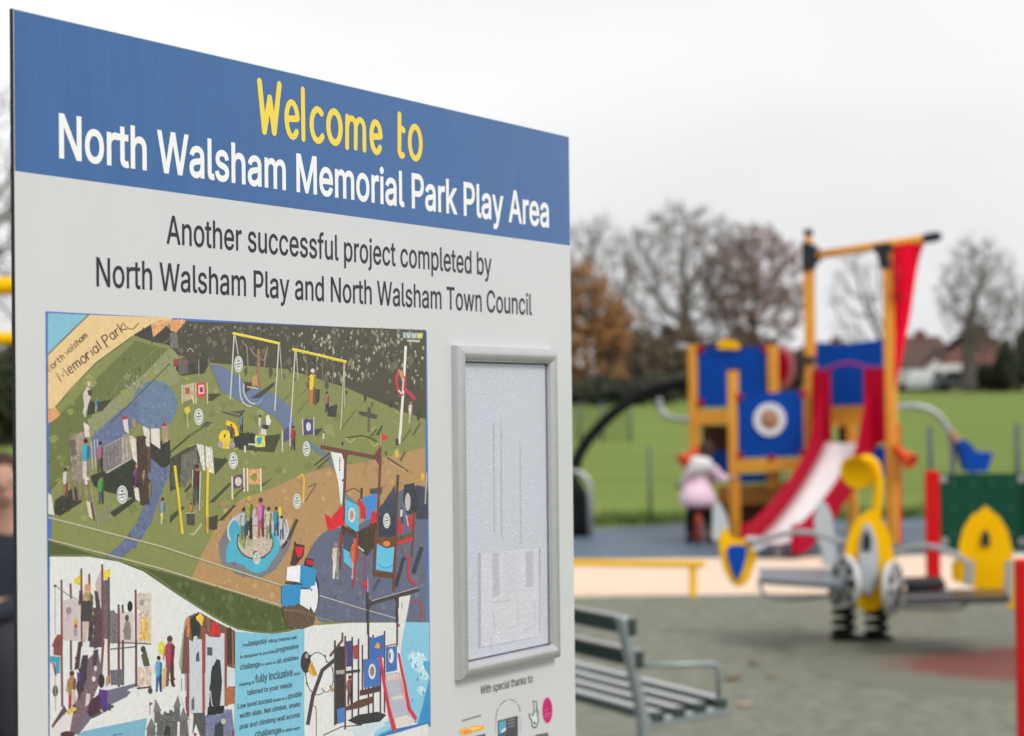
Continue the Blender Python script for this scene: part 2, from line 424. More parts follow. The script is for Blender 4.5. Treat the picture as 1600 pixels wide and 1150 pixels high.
def ribbon(b, q, r, ku, n, rgbn=None):
    """a brush stroke of half-width r through board points q, round at both ends"""
    q = [Vector((u / ku, v)) for u, v in q]; L_, R_s = [], []
    for i in range(len(q)):
        d = (q[min(i + 1, len(q) - 1)] - q[max(i - 1, 0)]).normalized(); nn = Vector((-d.y, d.x)) * r; L_.append(q[i] + nn); R_s.append(q[i] - nn)
    vs = L_ + R_s; k = len(q); fs = [(i, i + 1, k + i + 1, k + i) for i in range(k - 1)]
    for e, s_ in ((0, -1), (k - 1, 1)):
        d = (q[1] - q[0] if e == 0 else q[-1] - q[-2]).normalized() * s_; nn = (L_[e] - q[e]); o = len(vs)
        vs += [q[e] + nn * math.cos(t * math.pi / 8) + d * r * math.sin(t * math.pi / 8) for t in range(1, 8)]
        fs.append(tuple([e] + list(range(o, o + 7)) + [k + e]))
    b.add([bp(v.x * ku, v.y, n) for v in vs], fs)
rnd_w = random.Random(5); lay = 0; vb = uv(402, 203.5)[1] - .0005
def face_out(o):
    bm = bmesh.new(); bm.from_mesh(o.data)
    for f in bm.faces:
        f.normal_update()
        if f.normal.dot(BN) < 0: f.normal_flip()
    bm.to_mesh(o.data); bm.free()
for word in ((('W', 405, 436), ('e', 446.5, 466), ('l', 470, 477.5), ('c', 485.5, 505), ('o', 512.5, 532.5), ('m', 540.5, 570.5), ('e', 579, 595.5)), (('t', 621, 631.5), ('o', 639.5, 657.5))):
    b = MB()
    for ch, x0, x1 in word:
        u0 = uv(x0, 230)[0]; u1 = uv(x1, 230)[0]; jy = rnd_w.uniform(-.0016, .0016); js = rnd_w.uniform(.95, 1.06); jt = rnd_w.uniform(-.05, .05); jr = rnd_w.uniform(.0032, .0037)
        for st in GL[ch]:
            parts = [st[i:i + 2] for i in range(len(st) - 1)] if len(st) <= 5 else [st]
            for p_ in parts: lay += 1; ribbon(b, [(u0 + (u1 - u0) * (x + jt * (y - .5)), vb + jy - y * .0345 * js) for x, y in p_], jr, 1.25, .0003 + .00002 * (lay % 9))
    face_out(b.build('welcome_lettering', mat('ink yellow', ink(250, 198, 70), .4), sign, raw=True))

# ------------------------------------------------------------------ printed picture (flat shapes of ink)
TILES = dict(A=(65, 480, 6.39), B=(265, 490, 6.39), C=(465, 500, 6.39), D=(65, 650, 6.39), E=(265, 660, 6.39), F=(465, 670, 6.39), G=(265, 780, 6.39),
             H=(465, 800, 6.052), I=(65, 860, 7.665), J=(65, 1000, 7.665), K=(215, 930, 5.225), L=(360, 970, 6.39), M=(460, 950, 5.75), P=(60, 470, 2.5806), Q=(60, 800, 2.5806), N=(700, 1020, 8.0), X=(0, 0, 1.0))
class Art:
    def __init__(s, base=.0003, step=.00001): s.items = []; s.base, s.step = base, step
    def pts(s, T, p):
        x, y, k = TILES[T]; return [uv(x + a / k, y + c / k) for a, c in p]
    def raw(s, rgb, q, g=True):
        s.items.append((ink(*rgb), q, g)); return s
    def poly(s, T, rgb, *p): return s.raw(rgb, s.pts(T, p))
    def ell(s, T, rgb, cx, cy, rx, ry, n=18, a0=0, a1=360):
        full = a1 - a0 >= 360
        return s.raw(rgb, s.pts(T, [(cx + rx * math.cos(math.radians(a0 + (a1 - a0) * i / (n if full else n - 1))), cy + ry * math.sin(math.radians(a0 + (a1 - a0) * i / (n if full else n - 1)))) for i in range(n)]))
    def line(s, T, rgb, w, *p):
        """ink stroke of width w (in tile units across)"""
        q = [Vector(a) for a in p]; l, r = [], []
        for i in range(len(q)):
            d = (q[min(i + 1, len(q) - 1)] - q[max(i - 1, 0)]); d.normalize(); n = Vector((-d.y, d.x)) * w / 2
            l.append(q[i] + n); r.append(q[i] - n)
        for i in range(len(q) - 1):
            s.raw(rgb, s.pts(T, [tuple(l[i]), tuple(l[i + 1]), tuple(r[i + 1]), tuple(r[i])]), w > 60)
        return s
    def curve(s, T, rgb, w, *p):
        return s.line(T, rgb, w, *[(v.x, v.y) for v in spline([(a, c, 0) for a, c in p], 4)])
    def fig(s, T, x, y, h, top, leg, hair=(45, 35, 32), skin=(150, 105, 80), lean=0):
        """a small printed figure: feet at x,y, height h"""
        w = h * .1
        s.poly(T, leg, (x - w * .8, y), (x - w * .25, y), (x + lean * .3, y - h * .3), (x + w * .35, y), (x + w * .85, y), (x + w * .8 + lean * .5, y - h * .5), (x - w * .7 + lean * .5, y - h * .5))
        s.poly(T, top, (x - w * .75 + lean * .5, y - h * .42), (x + w * .75 + lean * .5, y - h * .42), (x + w + lean, y - h * .78), (x + w * .4 + lean, y - h * .84), (x - w * .5 + lean, y - h * .84), (x - w + lean, y - h * .76))
        dk_ = lambda c, k: (c[0] * k, c[1] * k, c[2] * k)
        s.poly(T, dk_(top, .62), (x + w * .15 + lean * .5, y - h * .42), (x + w * .75 + lean * .5, y - h * .42), (x + w + lean, y - h * .78), (x + w * .35 + lean, y - h * .82))
        s.poly(T, dk_(leg, .6), (x + w * .2, y - h * .06), (x + w * .85, y), (x + w * .8 + lean * .5, y - h * .48), (x + w * .2 + lean * .5, y - h * .48))
        s.poly(T, skin, (x - w * 1.0 + lean, y - h * .76), (x - w * .7 + lean, y - h * .74), (x - w * 1.15 + lean * .6, y - h * .5), (x - w * 1.35 + lean * .6, y - h * .52))
        s.ell(T, skin, x + lean, y - h * .89, w * .5, h * .075, 10)
        s.ell(T, hair, x + lean, y - h * .93, w * .56, h * .06, 10)
        return s
    def badge(s, T, cx, cy, rx, ry):
        s.ell(T, (200, 205, 195), cx, cy, rx, ry); s.ell(T, (95, 105, 110), cx, cy, rx * .8, ry * .82); s.ell(T, (205, 205, 200), cx, cy, rx * .7, ry * .74)
        s.line(T, (70, 85, 110), ry * .14, (cx - rx * .55, cy + ry * .05), (cx + rx * .6, cy - ry * .1)); s.line(T, (90, 90, 95), ry * .1, (cx - rx * .4, cy + ry * .35), (cx + rx * .4, cy + ry * .25))
        s.ell(T, (120, 110, 100), cx, cy - ry * .4, rx * .28, ry * .16, 8)
        return s
    def build(s, name, material, parent, grain=True):
        """lays the inks down in order, each just above whatever it overlaps; photographic grain breaks up larger patches"""
        b = MB(); rg = random.Random(19); items = []
        for col, q, gr in s.items:
            P3 = [Vector((u, v, 0)) for u, v in q]; tri = tessellate_polygon([P3]) if len(q) > 4 else ([(0, 1, 2), (0, 2, 3)] if len(q) == 4 else [(0, 1, 2)])
            items.append((col, q, tri)); ar = [((P3[j] - P3[i]).cross(P3[k] - P3[i])).length / 2 for i, j, k in tri]; A_ = sum(ar)
            sat = max(col[:3]) - min(col[:3]); flat_ = max(col[:3]) > .4 and (sat < .12 or col[2] > col[0] * 1.6)
            bx_ = [p[0] for p in q]; by_ = [p[1] for p in q]; cpt = A_ / ((max(bx_) - min(bx_)) ** 2 + (max(by_) - min(by_)) ** 2 + 1e-9)
            if grain and gr and A_ > 1.6e-5 and cpt > .13 and not flat_:
                for _ in range(int(min(70, A_ / 1.6e-5)) + 1):
                    i, j, k = rg.choices(tri, ar)[0]; f, g = rg.random(), rg.random()
                    if f + g > 1: f, g = 1 - f, 1 - g
                    c = P3[i] + (P3[j] - P3[i]) * f + (P3[k] - P3[i]) * g; z = min(.003, A_ ** .5 * .16) * rg.uniform(.35, 1); y = z * rg.uniform(.4, 1.1); k_ = rg.choice((.72, .8, .88, 1.12, 1.22, 1.32)); w_ = rg.uniform(-.025, .025)
                    items.append(((max(col[0] * k_ + w_ * .4, .004), max(col[1] * k_, .004), max(col[2] * k_ - w_ * .4, .004), 1), [(c.x - z, c.y - y * rg.random()), (c.x + z * rg.uniform(-.4, .4), c.y - y), (c.x + z, c.y + y * rg.random() * .6), (c.x - z * rg.uniform(-.3, .5), c.y + y)], [(0, 1, 2), (0, 2, 3)]))
        N = len(items); bb = np.zeros((N, 4)); lay = np.zeros(N, int)
        for n, (col, q, tri) in enumerate(items):
            us = [u for u, _ in q]; vs = [v for _, v in q]; bb[n] = min(us), max(us), min(vs), max(vs)
            if n:
                hit = (bb[:n, 1] >= bb[n, 0]) & (bb[:n, 0] <= bb[n, 1]) & (bb[:n, 3] >= bb[n, 2]) & (bb[:n, 2] <= bb[n, 3])
                if hit.any(): lay[n] = lay[:n][hit].max() + 1
            b.cur = col; b.add([bp(u, v, s.base + s.step * lay[n]) for u, v in q], tri)
        s.top = s.base + s.step * (lay.max() + 1)
        me = b.build(name, material, parent, raw=True)
        bm = bmesh.new(); bm.from_mesh(me.data)
        for f in bm.faces:
            f.normal_update()
            if f.normal.dot(BN) < 0: f.normal_flip()
        bm.to_mesh(me.data); bm.free(); return me
m_print = mat('printed ink', (.5, .5, .5),   .3, .09, 170, attr=True, detail=4, spec=.4)
pu0, pu1, pv0, pv1 = .0425, .7552, .2640, .7190
a = Art(); bd = .0062
a.raw((62, 98, 168), [(pu0, pv0), (pu1, pv0), (pu1, pv1), (pu0, pv1)])
a.raw((118, 122, 68), [(pu0 + bd, pv0 + bd * .8), (pu1 - bd, pv0 + bd * .8), (pu1 - bd, pv1 - .004), (pu0 + bd, pv1 - .004)])
rnd = random.Random(3)
def scatter(T, cols, box, n, s0, s1, asp=1.6, test=None):
    for _ in range(n):
        x, y = rnd.uniform(box[0], box[1]), rnd.uniform(box[2], box[3])
        if test and not test(x, y): continue
        w = rnd.uniform(s0, s1); h = w * rnd.uniform(.8, asp) * 1.3; c = rnd.choice(cols); j = lambda: rnd.uniform(.6, 1.2)
        a.poly(T, c, (x - w * j(), y - h * .3), (x + w * .3, y - h * j()), (x + w * j(), y + h * .2), (x - w * .2, y + h * j()))
# grass and hedge
a.poly('P', (92, 100, 52), (42, 500), (390, 160), (562, 205), (562, 330), (230, 580), (42, 770))
a.poly('P', (128, 130, 92), (200, 480), (430, 290), (562, 150), (562, 330), (330, 480), (190, 610))
a.poly('P', (62, 58, 46), (520, 170), (560, 80), (1562, 118), (1562, 478), (1450, 440), (1240, 350), (1000, 275), (700, 250), (560, 218))
def hedge(x, y): return y < 215 + (x - 560) * .26 and y > 92 + (x - 560) * .035
scatter('P', [(78, 74, 58), (48, 46, 38), (92, 88, 70), (70, 70, 50)], (570, 1555, 95, 470), 230, 5, 13, 2.0, hedge)
scatter('P', [(140, 136, 112), (120, 122, 88), (165, 160, 140), (104, 98, 78)], (1010, 1555, 115, 330), 240, 2.5, 6.5, 2.2, lambda x, y: hedge(x, y + 60))
scatter('P', [(120, 118, 98), (98, 96, 76)], (570, 1000, 95, 140), 60, 2.5, 6, 1.5, hedge)
scatter('P', [(128, 132, 74), (110, 116, 62), (134, 136, 82), (122, 126, 70), (106, 112, 58)], (60, 1540, 230, 880), 260, 8, 26, .7, lambda x, y: y > 300 + max(0, (x - 560)) * .26)
# paths and surfaces
a.ell('P', (92, 110, 138), 468, 420, 90, 98, 26)
a.poly('P', (92, 106, 138), (690, 258), (735, 262), (800, 300), (850, 345), (940, 368), (1010, 420), (1032, 500), (1000, 525), (955, 470), (880, 425), (800, 400), (735, 365), (712, 310))
a.poly('P', (88, 98, 132), (215, 545), (330, 440), (405, 390), (400, 490), (280, 600), (200, 640))
a.poly('P', (86, 96, 128), (440, 640), (520, 625), (525, 690), (500, 760), (450, 905), (395, 905), (430, 800))
a.poly('Q', (86, 96, 128), (395, 45), (450, 45), (395, 130), (325, 192), (270, 180), (340, 120))
tan = (164, 126, 84)
a.poly('X', tan, (664, 698), (630, 708), (560, 724), (520, 728), (470, 742), (420, 765), (380, 778), (350, 800), (315, 865), (295, 912), (480, 985), (560, 940), (664, 830))
scatter('X', [(172, 134, 90), (154, 116, 76), (180, 142, 96), (150, 118, 84)], (330, 660, 705, 930), 170, 2, 6, .8, lambda x, y: y > 745 - (x - 470) * .22 and y < 930 - (x - 330) * 0)
sl = (84, 90, 112)
a.poly('X', sl, (666, 760), (652, 758), (630, 764), (608, 776), (592, 798), (560, 820), (515, 826), (498, 838), (484, 858), (474, 880), (470, 905), (470, 940), (500, 972), (666, 972))
scatter('X', [(92, 98, 122), (76, 82, 102), (100, 104, 120)], (480, 662, 770, 970), 140, 2, 6, .9, lambda x, y: y > 900 - (x - 480) * .7)
a.poly('X', (110, 108, 114), (378, 812), (352, 826), (340, 850), (345, 880), (370, 898), (405, 905), (430, 890), (450, 860), (460, 830))
# scroll, torn edge and corner of sea
a.poly('A', (116, 172, 192), (58, 58), (462, 76), (58, 470))
a.poly('A', (213, 182, 128), (58, 480), (472, 76), (1300, 106), (1300, 150), (1190, 160), (1100, 170), (900, 290), (540, 552), (130, 1000), (180, 1075), (58, 1160))
a.poly('A', (205, 148, 100), (1050, 175), (1190, 130), (1290, 150), (1240, 190), (1110, 305), (1090, 180))
a.poly('A', (52, 48, 42), (912, 275), (1088, 172), (1108, 302), (1240, 188), (1290, 230), (1290, 380), (1100, 340))
a.poly('B', (206, 142, 92), (0, 58), (160, 66), (62, 190), (0, 165)); a.poly('B', (98, 98, 96), (0, 190), (70, 190), (80, 350), (0, 340))
a.poly('A', (204, 144, 96), (58, 1010), (130, 1010), (182, 1075), (90, 1150), (58, 1150))
a.line('A', (84, 84, 88), 12, (58, 474), (250, 280), (470, 72)); a.line('A', (76, 84, 44), 10, (900, 292), (540, 552), (300, 800), (132, 1000))
def script(s, x0, y0, x1, y1, ch, cw, T='A', w=12, col=(62, 42, 40)):
    d = Vector((x1 - x0, y1 - y0)); ln = d.length; d.normalize(); up = Vector((d.y, -d.x)) * .75 + Vector((-.2, -.6)) * .5; x = 0; tot = sum(cw.get(c, 1) for c in s)
    for c in s:
        k = ln / tot * cw.get(c, 1)
        for st in GL.get(c, []):
            a.line(T, col, w, *[tuple(Vector((x0, y0)) + d * (x + k * .82 * gx) + up * ch * gy) for gx, gy in (st[::2] + ([st[-1]] if len(st) % 2 == 0 else []) if len(st) > 8 else st)])
        x += k
script('Memorial Park', 190, 745, 850, 215, 66, {'M': 1.7, 'm': 1.4, 'i': .5, 'l': .45, ' ': .5, 'P': 1.2, 'r': .8})
script('North walsham', 80, 645, 460, 285, 40, {' ': .6, 'l': .5, 'm': 1.3}, w=9, col=(86, 66, 58))
a.curve('A', (62, 42, 40), 8, (800, 150), (850, 205), (910, 215), (965, 155))
# perimeter fence, far left
for i in range(7):
    a.line('A', (140, 142, 112), 4, (640 + i * 90, 1010 - i * 84), (640 + i * 90, 830 - i * 70))
a.line('A', (134, 138, 104), 5, (620, 960), (860, 640), (1278, 310)); a.line('A', (70, 74, 50), 8, (690, 1150), (1278, 560))
scatter('A', [(150, 152, 128), (120, 122, 92), (140, 136, 116)], (820, 1000, 620, 820), 26, 8, 16)
# walker and child
a.poly('A', (190, 180, 170), (405, 870), (450, 790), (495, 830), (490, 880), (465, 960), (430, 1090), (405, 1060), (420, 980)); a.poly('A', (70, 54, 46), (450, 830), (500, 820), (495, 890), (460, 880)); a.ell('A', (190, 170, 150), 468, 765, 20, 26)
a.poly('A', (46, 50, 36), (460, 960), (700, 920), (600, 1030), (460, 1080)); a.fig('A', 540, 1050, 150, (50, 130, 165), (150, 160, 160), (150, 140, 110))
# castle play unit at the left
a.poly('D', (46, 44, 36), (130, 840), (330, 700), (400, 860), (180, 1000), (125, 960)); a.poly('D', (38, 42, 34), (480, 600), (900, 430), (1010, 560), (930, 820), (660, 760), (520, 700))
a.poly('D', (42, 40, 40), (1050, 260), (1278, 240), (1278, 480), (1200, 520), (1090, 420))
a.poly('D', (46, 46, 38), (680, 960), (930, 800), (960, 830), (720, 1010)); a.poly('D', (130, 118, 108), (265, 220), (410, 150), (470, 400), (450, 700), (300, 640), (280, 400))
a.poly('D', (96, 84, 80), (270, 240), (330, 230), (350, 390), (290, 400)); a.poly('D', (150, 132, 120), (330, 190), (410, 150), (420, 390), (350, 400))
a.poly('D', (118, 108, 112), (600, 320), (870, 190), (890, 420), (640, 570), (600, 540)); a.poly('D', (158, 146, 132), (780, 240), (870, 195), (885, 410), (790, 470))
for i in range(7): a.line('D', (84, 78, 80), 6, (640 + i * 36, 300 - i * 17), (650 + i * 36, 540 - i * 22))
a.line('D', (176, 168, 158), 12, (640, 570), (890, 425)); a.line('D', (150, 140, 132), 12, (610, 310), (860, 185))
a.poly('D', (204, 190, 178), (410, 60), (460, 90), (475, 210), (425, 210)); a.poly('D', (206, 192, 180), (400, 420), (455, 440), (470, 690), (430, 680)); a.poly('D', (200, 186, 172), (440, 850), (480, 860), (505, 1030), (465, 1000))
a.poly('D', (204, 192, 182), (800, 20), (850, 10), (865, 180), (820, 150)); a.poly('D', (160, 40, 50), (795, 0), (850, 0), (850, 30), (805, 40)); a.poly('D', (206, 192, 182), (870, 190), (935, 230), (950, 480), (900, 420))
a.poly('D', (200, 190, 182), (1000, 95), (1070, 130), (1075, 310), (1030, 290)); a.poly('D', (206, 198, 190), (1085, 125), (1170, 125), (1180, 330), (1090, 270)); a.poly('D', (60, 44, 40), (945, 200), (1030, 200), (1075, 880), (985, 890), (950, 500))
a.poly('D', (78, 60, 54), (1040, 310), (1085, 310), (1085, 560), (1050, 560)); a.poly('D', (206, 194, 182), (915, 700), (960, 720), (975, 860), (930, 830)); a.poly('D', (150, 120, 90), (890, 30), (930, 30), (935, 120), (900, 110))
a.poly('D', (150, 130, 110), (1190, 100), (1260, 90), (1260, 250), (1200, 280)); a.poly('D', (158, 40, 56), (1190, 100), (1215, 50), (1245, 100))
for i, x in enumerate((400, 460, 350, 300)): a.line('D', (120, 98, 86), 22, (x, 640), (x + 20, 840))
for i in range(4): a.line('D', (120, 116, 110), 12, (540 + i * 4, 960 + i * 34), (650 + i * 5, 900 + i * 36))
a.line('D', (134, 130, 118), 12, (490, 780), (560, 1110)); a.line('D', (134, 130, 118), 10, (640, 760), (680, 1040)); a.line('D', (72, 54, 48), 14, (490, 860), (520, 1040))
for x, y in ((490, 250), (520, 240), (550, 230)): a.line('D', (176, 168, 160), 10, (x, y), (x + 16, y + 290))
a.poly('D', (198, 196, 184), (60, 770), (95, 790), (125, 990), (62, 980)); a.line('D', (76, 68, 50), 8, (70, 740), (200, 620))
a.fig('D', 435, 620, 400, (44, 150, 180), (196, 180, 168), (35, 30, 30)); a.fig('D', 580, 560, 310, (150, 86, 120), (70, 56, 60), (30, 26, 28)); a.fig('D', 590, 880, 300, (56, 140, 66), (62, 70, 84), (40, 50, 44)); a.fig('D', 235, 800, 290, (190, 188, 176), (150, 90, 66), (40, 40, 30)); a.fig('D', 940, 720, 240, (96, 50, 96), (90, 50, 80), (176, 140, 70)); a.fig('D', 1015, 700, 160, (150, 116, 84), (90, 70, 56), (190, 150, 90)); a.fig('D', 1205, 1080, 270, (110, 140, 168), (190, 180, 120), (30, 30, 40)); a.fig('D', 1080, 810, 170, (110, 112, 70), (120, 110, 80))
a.badge('D', 800, 785, 54, 92)
# swings, house and posts, top middle
a.poly('B', (54, 48, 42), (60, 460), (270, 420), (380, 500), (350, 590), (120, 620), (60, 560)); a.poly('B', (90, 84, 76), (80, 460), (180, 450), (180, 600), (90, 610)); a.poly('B', (136, 52, 48), (35, 460), (90, 455), (80, 520), (35, 530)); a.poly('B', (70, 58, 52), (170, 370), (240, 360), (270, 480), (180, 500)); a.curve('B', (170, 162, 150), 8, (170, 380), (200, 345), (235, 385)); a.line('B', (150, 140, 126), 8, (285, 450), (290, 630))
a.poly('B', (54, 58, 36), (375, 800), (520, 800), (420, 870), (375, 870))
for x in (120, 232, 256, 370): a.line('B', (190, 176, 146), 14, (x, 690 if x > 200 else 710), (x + 4, 900))
a.poly('B', (180, 158, 124), (132, 715), (225, 695), (228, 850), (136, 880)); a.poly('B', (150, 76, 58), (150, 745), (196, 735), (196, 800), (152, 805)); a.poly('B', (196, 48, 44), (262, 700), (356, 690), (358, 820), (264, 830)); a.poly('B', (222, 170, 160), (282, 715), (340, 708), (342, 800), (284, 806)); a.poly('B', (96, 50, 110), (296, 735), (326, 732), (328, 784), (298, 786))
a.line('B', (170, 160, 90), 12, (175, 1000), (178, 1150)); a.poly('B', (204, 176, 50), (140, 945), (195, 930), (205, 970), (175, 1005), (150, 990)); a.badge('B', 287, 1030, 46, 84)
a.poly('B', (54, 58, 40), (800, 850), (1045, 680), (1040, 720), (900, 840)); a.poly('B', (56, 62, 66), (300, 1140), (360, 1080), (420, 1080), (380, 1130))
a.line('B', (186, 184, 176), 13, (640, 215), (602, 850)); a.line('B', (186, 184, 176), 9, (650, 220), (680, 410)); a.line('B', (186, 184, 176), 13, (1085, 310), (1045, 970)); a.line('B', (170, 168, 160), 8, (1095, 320), (1120, 670))
a.line('B', (214, 190, 40), 26, (625, 196), (860, 245), (1098, 300)); a.line('B', (236, 222, 120), 7, (640, 190), (1090, 290))
for p in (((715, 270), (765, 330), (780, 560)), ((975, 330), (960, 400), (925, 620))): a.line('B', (132, 120, 100), 12, *p)
a.poly('B', (132, 100, 74), (870, 350), (895, 350), (905, 750), (860, 750)); a.line('B', (146, 110, 84), 14, (800, 340), (840, 410), (880, 430)); a.line('B', (146, 110, 84), 14, (890, 440), (930, 470), (960, 400)); a.poly('B', (66, 54, 50), (740, 680), (830, 690), (800, 760), (745, 800)); a.poly('B', (176, 134, 86), (815, 640), (870, 600), (875, 720), (820, 715)); a.line('B', (190, 180, 160), 12, (770, 730), (880, 750))
a.curve('B', (178, 184, 186), 14, (735, 700), (740, 800), (790, 880), (850, 905)); a.curve('B', (182, 186, 188), 12, (695, 600), (700, 800), (740, 900), (810, 930)); a.curve('B', (150, 160, 172), 8, (840, 900), (890, 890), (915, 850))
a.badge('B', 683, 505, 44, 84); a.poly('B', (70, 72, 58), (450, 950), (600, 980), (760, 960), (700, 1040), (560, 1000)); a.line('B', (120, 116, 96), 10, (480, 960), (700, 1010))
a.line('B', (110, 110, 80), 5, (490, 890), (640, 900)); a.line('B', (88, 92, 66), 7, (1060, 950), (1190, 810))
a.line('B', (190, 186, 168), 12, (1250, 370), (1205, 1090)); a.line('B', (180, 176, 160), 8, (1262, 380), (1278, 660)); a.poly('B', (214, 196, 60), (1228, 352), (1280, 360), (1280, 384), (1230, 374))
# right-hand swings and mast
a.line('C', (206, 180, 34), 26, (-60, 290), (200, 350), (485, 420)); a.line('C', (236, 222, 110), 7, (-50, 282), (480, 408))
a.line('C', (176, 170, 140), 12, (460, 430), (425, 1095)); a.line('C', (170, 164, 134), 8, (465, 440), (462, 870)); a.line('C', (76, 84, 46), 8, (430, 1090), (580, 900)); a.line('C', (76, 84, 46), 8, (0, 920), (110, 790)); a.line('C', (84, 90, 52), 6, (0, 760), (110, 680))
for p in (((75, 350), (95, 560)), ((190, 380), (180, 560)), ((240, 390), (250, 740)), ((360, 430), (335, 740))): a.line('C', (128, 124, 112), 5, *p)
a.poly('C', (48, 50, 34), (180, 690), (220, 690), (215, 800), (170, 860)); a.poly('C', (50, 50, 40), (320, 860), (395, 850), (380, 970), (290, 960)); a.fig('C', 145, 850, 370, (216, 194, 50), (176, 104, 62), (206, 190, 170), (140, 60, 50)); a.fig('C', 290, 930, 220, (150, 94, 78), (52, 44, 76), (60, 30, 30))
a.poly('C', (66, 62, 54), (600, 910), (710, 920), (800, 950), (780, 990), (620, 950)); a.line('C', (76, 66, 52), 34, (712, 870), (712, 980)); a.line('C', (96, 80, 60), 24, (712, 980), (705, 1120)); a.poly('C', (60, 66, 40), (770, 1150), (835, 1050), (850, 1060), (810, 1150))
a.line('C', (224, 214, 200), 24, (1076, 260), (1058, 600), (1020, 1150)); a.curve('C', (178, 36, 62), 30, (1010, 490), (980, 600), (1005, 710), (1050, 750)); a.line('C', (186, 34, 66), 34, (1060, 690), (1110, 730), (1165, 795)); a.poly('C', (186, 130, 90), (1000, 490), (1060, 520), (1060, 580), (1020, 570)); a.line('C', (190, 40, 62), 20, (1070, 560), (1060, 700)); a.line('C', (230, 200, 196), 14, (1000, 700), (1040, 740))
a.fig('C', 1125, 1030, 220, (206, 200, 186), (176, 170, 140), (150, 110, 76)); a.line('C', (170, 164, 120), 8, (975, 820), (1000, 845)); a.line('C', (170, 164, 120), 8, (970, 910), (1005, 940)); a.line('C', (150, 150, 96), 7, (950, 1000), (1000, 1050)); a.line('C', (70, 74, 44), 16, (1220, 1030), (1150, 1150))
a.poly('C', (70, 60, 104), (45, 1000), (150, 990), (150, 1140), (45, 1150)); a.ell('C', (200, 196, 206), 105, 1065, 24, 44); a.line('C', (190, 186, 190), 12, (45, 985), (50, 1150)); a.line('C', (190, 186, 190), 10, (158, 970), (158, 1150)); a.poly('C', (56, 58, 44), (165, 1090), (250, 1080), (200, 1150), (165, 1150)); a.poly('C', (130, 148, 148), (1045, 120), (1250, 130), (1240, 185), (1050, 180)); a.poly('C', (176, 176, 168), (1090, 195), (1220, 200), (1215, 222), (1090, 215))
for i, x in enumerate((1060, 1090, 1112, 1140, 1168)): a.line('C', (206, 210, 208), 9, (x, 135), (x + (14 if i % 2 else 0), 178))
a.poly('C', (200, 190, 100), (1190, 132), (1245, 134), (1240, 184), (1190, 180))
# see-saw rocker, play walls, talking tube, roundabout
a.poly('E', (56, 60, 38), (640, 200), (860, 140), (1110, 120), (1040, 300), (930, 290), (690, 270)); a.line('E', (80, 88, 50), 20, (0, 300), (200, 130), (400, 0))
a.poly('E', (40, 42, 38), (640, 100), (850, 110), (860, 210), (640, 250)); a.ell('E', (216, 190, 44), 548, 150, 62, 74, 20); a.poly('E', (210, 180, 60), (500, 160), (600, 160), (590, 262), (520, 262)); a.ell('E', (70, 66, 40), 546, 136, 10, 18, 10); a.ell('E', (150, 140, 136), 500, 225, 28, 34); a.ell('E', (150, 140, 136), 622, 225, 28, 30)
a.curve('E', (222, 186, 24), 46, (560, 0), (630, 30), (655, 90), (668, 135)); a.poly('E', (130, 52, 40), (570, 40), (640, 60), (650, 130), (590, 90)); a.fig('E', 610, 160, 150, (70, 80, 110), (50, 56, 70)); a.fig('E', 712, 110, 200, (84, 110, 140), (60, 60, 70)); a.fig('E', 900, 120, 200, (190, 190, 186), (150, 150, 150), (40, 36, 36)); a.poly('E', (206, 206, 196), (955, -60), (985, -80), (1010, -10), (990, 40), (960, 20)); a.poly('E', (196, 194, 180), (910, 60), (960, 70), (962, 130), (900, 120)); a.poly('E', (40, 36, 36), (925, 20), (990, 30), (970, 70), (930, 60))
a.poly('E', (204, 192, 84), (845, 140), (945, 130), (950, 245), (850, 245)); a.poly('E', (34, 140, 184), (862, 150), (918, 148), (915, 195), (890, 228), (866, 195)); a.line('E', (190, 184, 170), 18, (780, 218), (850, 222)); a.line('E', (200, 196, 184), 18, (748, 232), (750, 300)); a.line('E', (190, 186, 170), 14, (1122, 80), (1122, 295)); a.line('E', (190, 186, 190), 12, (1198, 0), (1198, 240)); a.fig('E', 1230, 280, 250, (160, 40, 50), (80, 60, 60)); a.poly('E', (70, 68, 110), (1135, 80), (1190, 40), (1190, 170), (1135, 200))
a.badge('E', 632, 382, 46, 84); a.poly('E', (56, 58, 44), (0, 360), (160, 260), (270, 220), (330, 330), (140, 620), (0, 690)); a.poly('E', (96, 92, 84), (110, 330), (260, 250), (280, 420), (150, 640), (100, 640)); a.poly('E', (52, 54, 40), (440, 350), (590, 370), (450, 525)); a.poly('E', (212, 206, 196), (262, 215), (335, 232), (350, 485), (325, 480)); a.poly('E', (214, 208, 198), (355, 235), (425, 262), (438, 515), (385, 490), (360, 440))
for x in (285, 305, 325, 375, 395, 415): a.line('E', (150, 144, 134), 4, (x, 240), (x + 22, 470))
a.line('E', (60, 60, 44), 12, (0, 300), (190, 140)); a.line('E', (74, 70, 62), 60, (40, 500), (40, 640)); a.line('E', (62, 62, 44), 26, (150, 690), (230, 600)); a.poly('E', (60, 66, 44), (390, 800), (590, 600), (620, 610), (440, 800)); a.poly('E', (56, 62, 40), (0, 940), (120, 840), (150, 850), (0, 1010))
a.fig('E', 265, 830, 420, (66, 40, 42), (60, 66, 76), (60, 36, 34)); a.line('E', (186, 180, 164), 12, (300, 490), (290, 880)); a.line('E', (170, 164, 150), 10, (225, 470), (220, 640)); a.fig('E', 212, 960, 160, (190, 120, 60), (70, 60, 60)); a.poly('E', (64, 58, 60), (165, 910), (250, 905), (245, 1030), (170, 1020)); a.line('E', (170, 170, 160), 9, (150, 905), (250, 905)); a.poly('E', (54, 52, 44), (390, 950), (480, 920), (470, 1070), (390, 1070)); a.poly('E', (56, 58, 40), (480, 980), (640, 820), (660, 830), (530, 980))
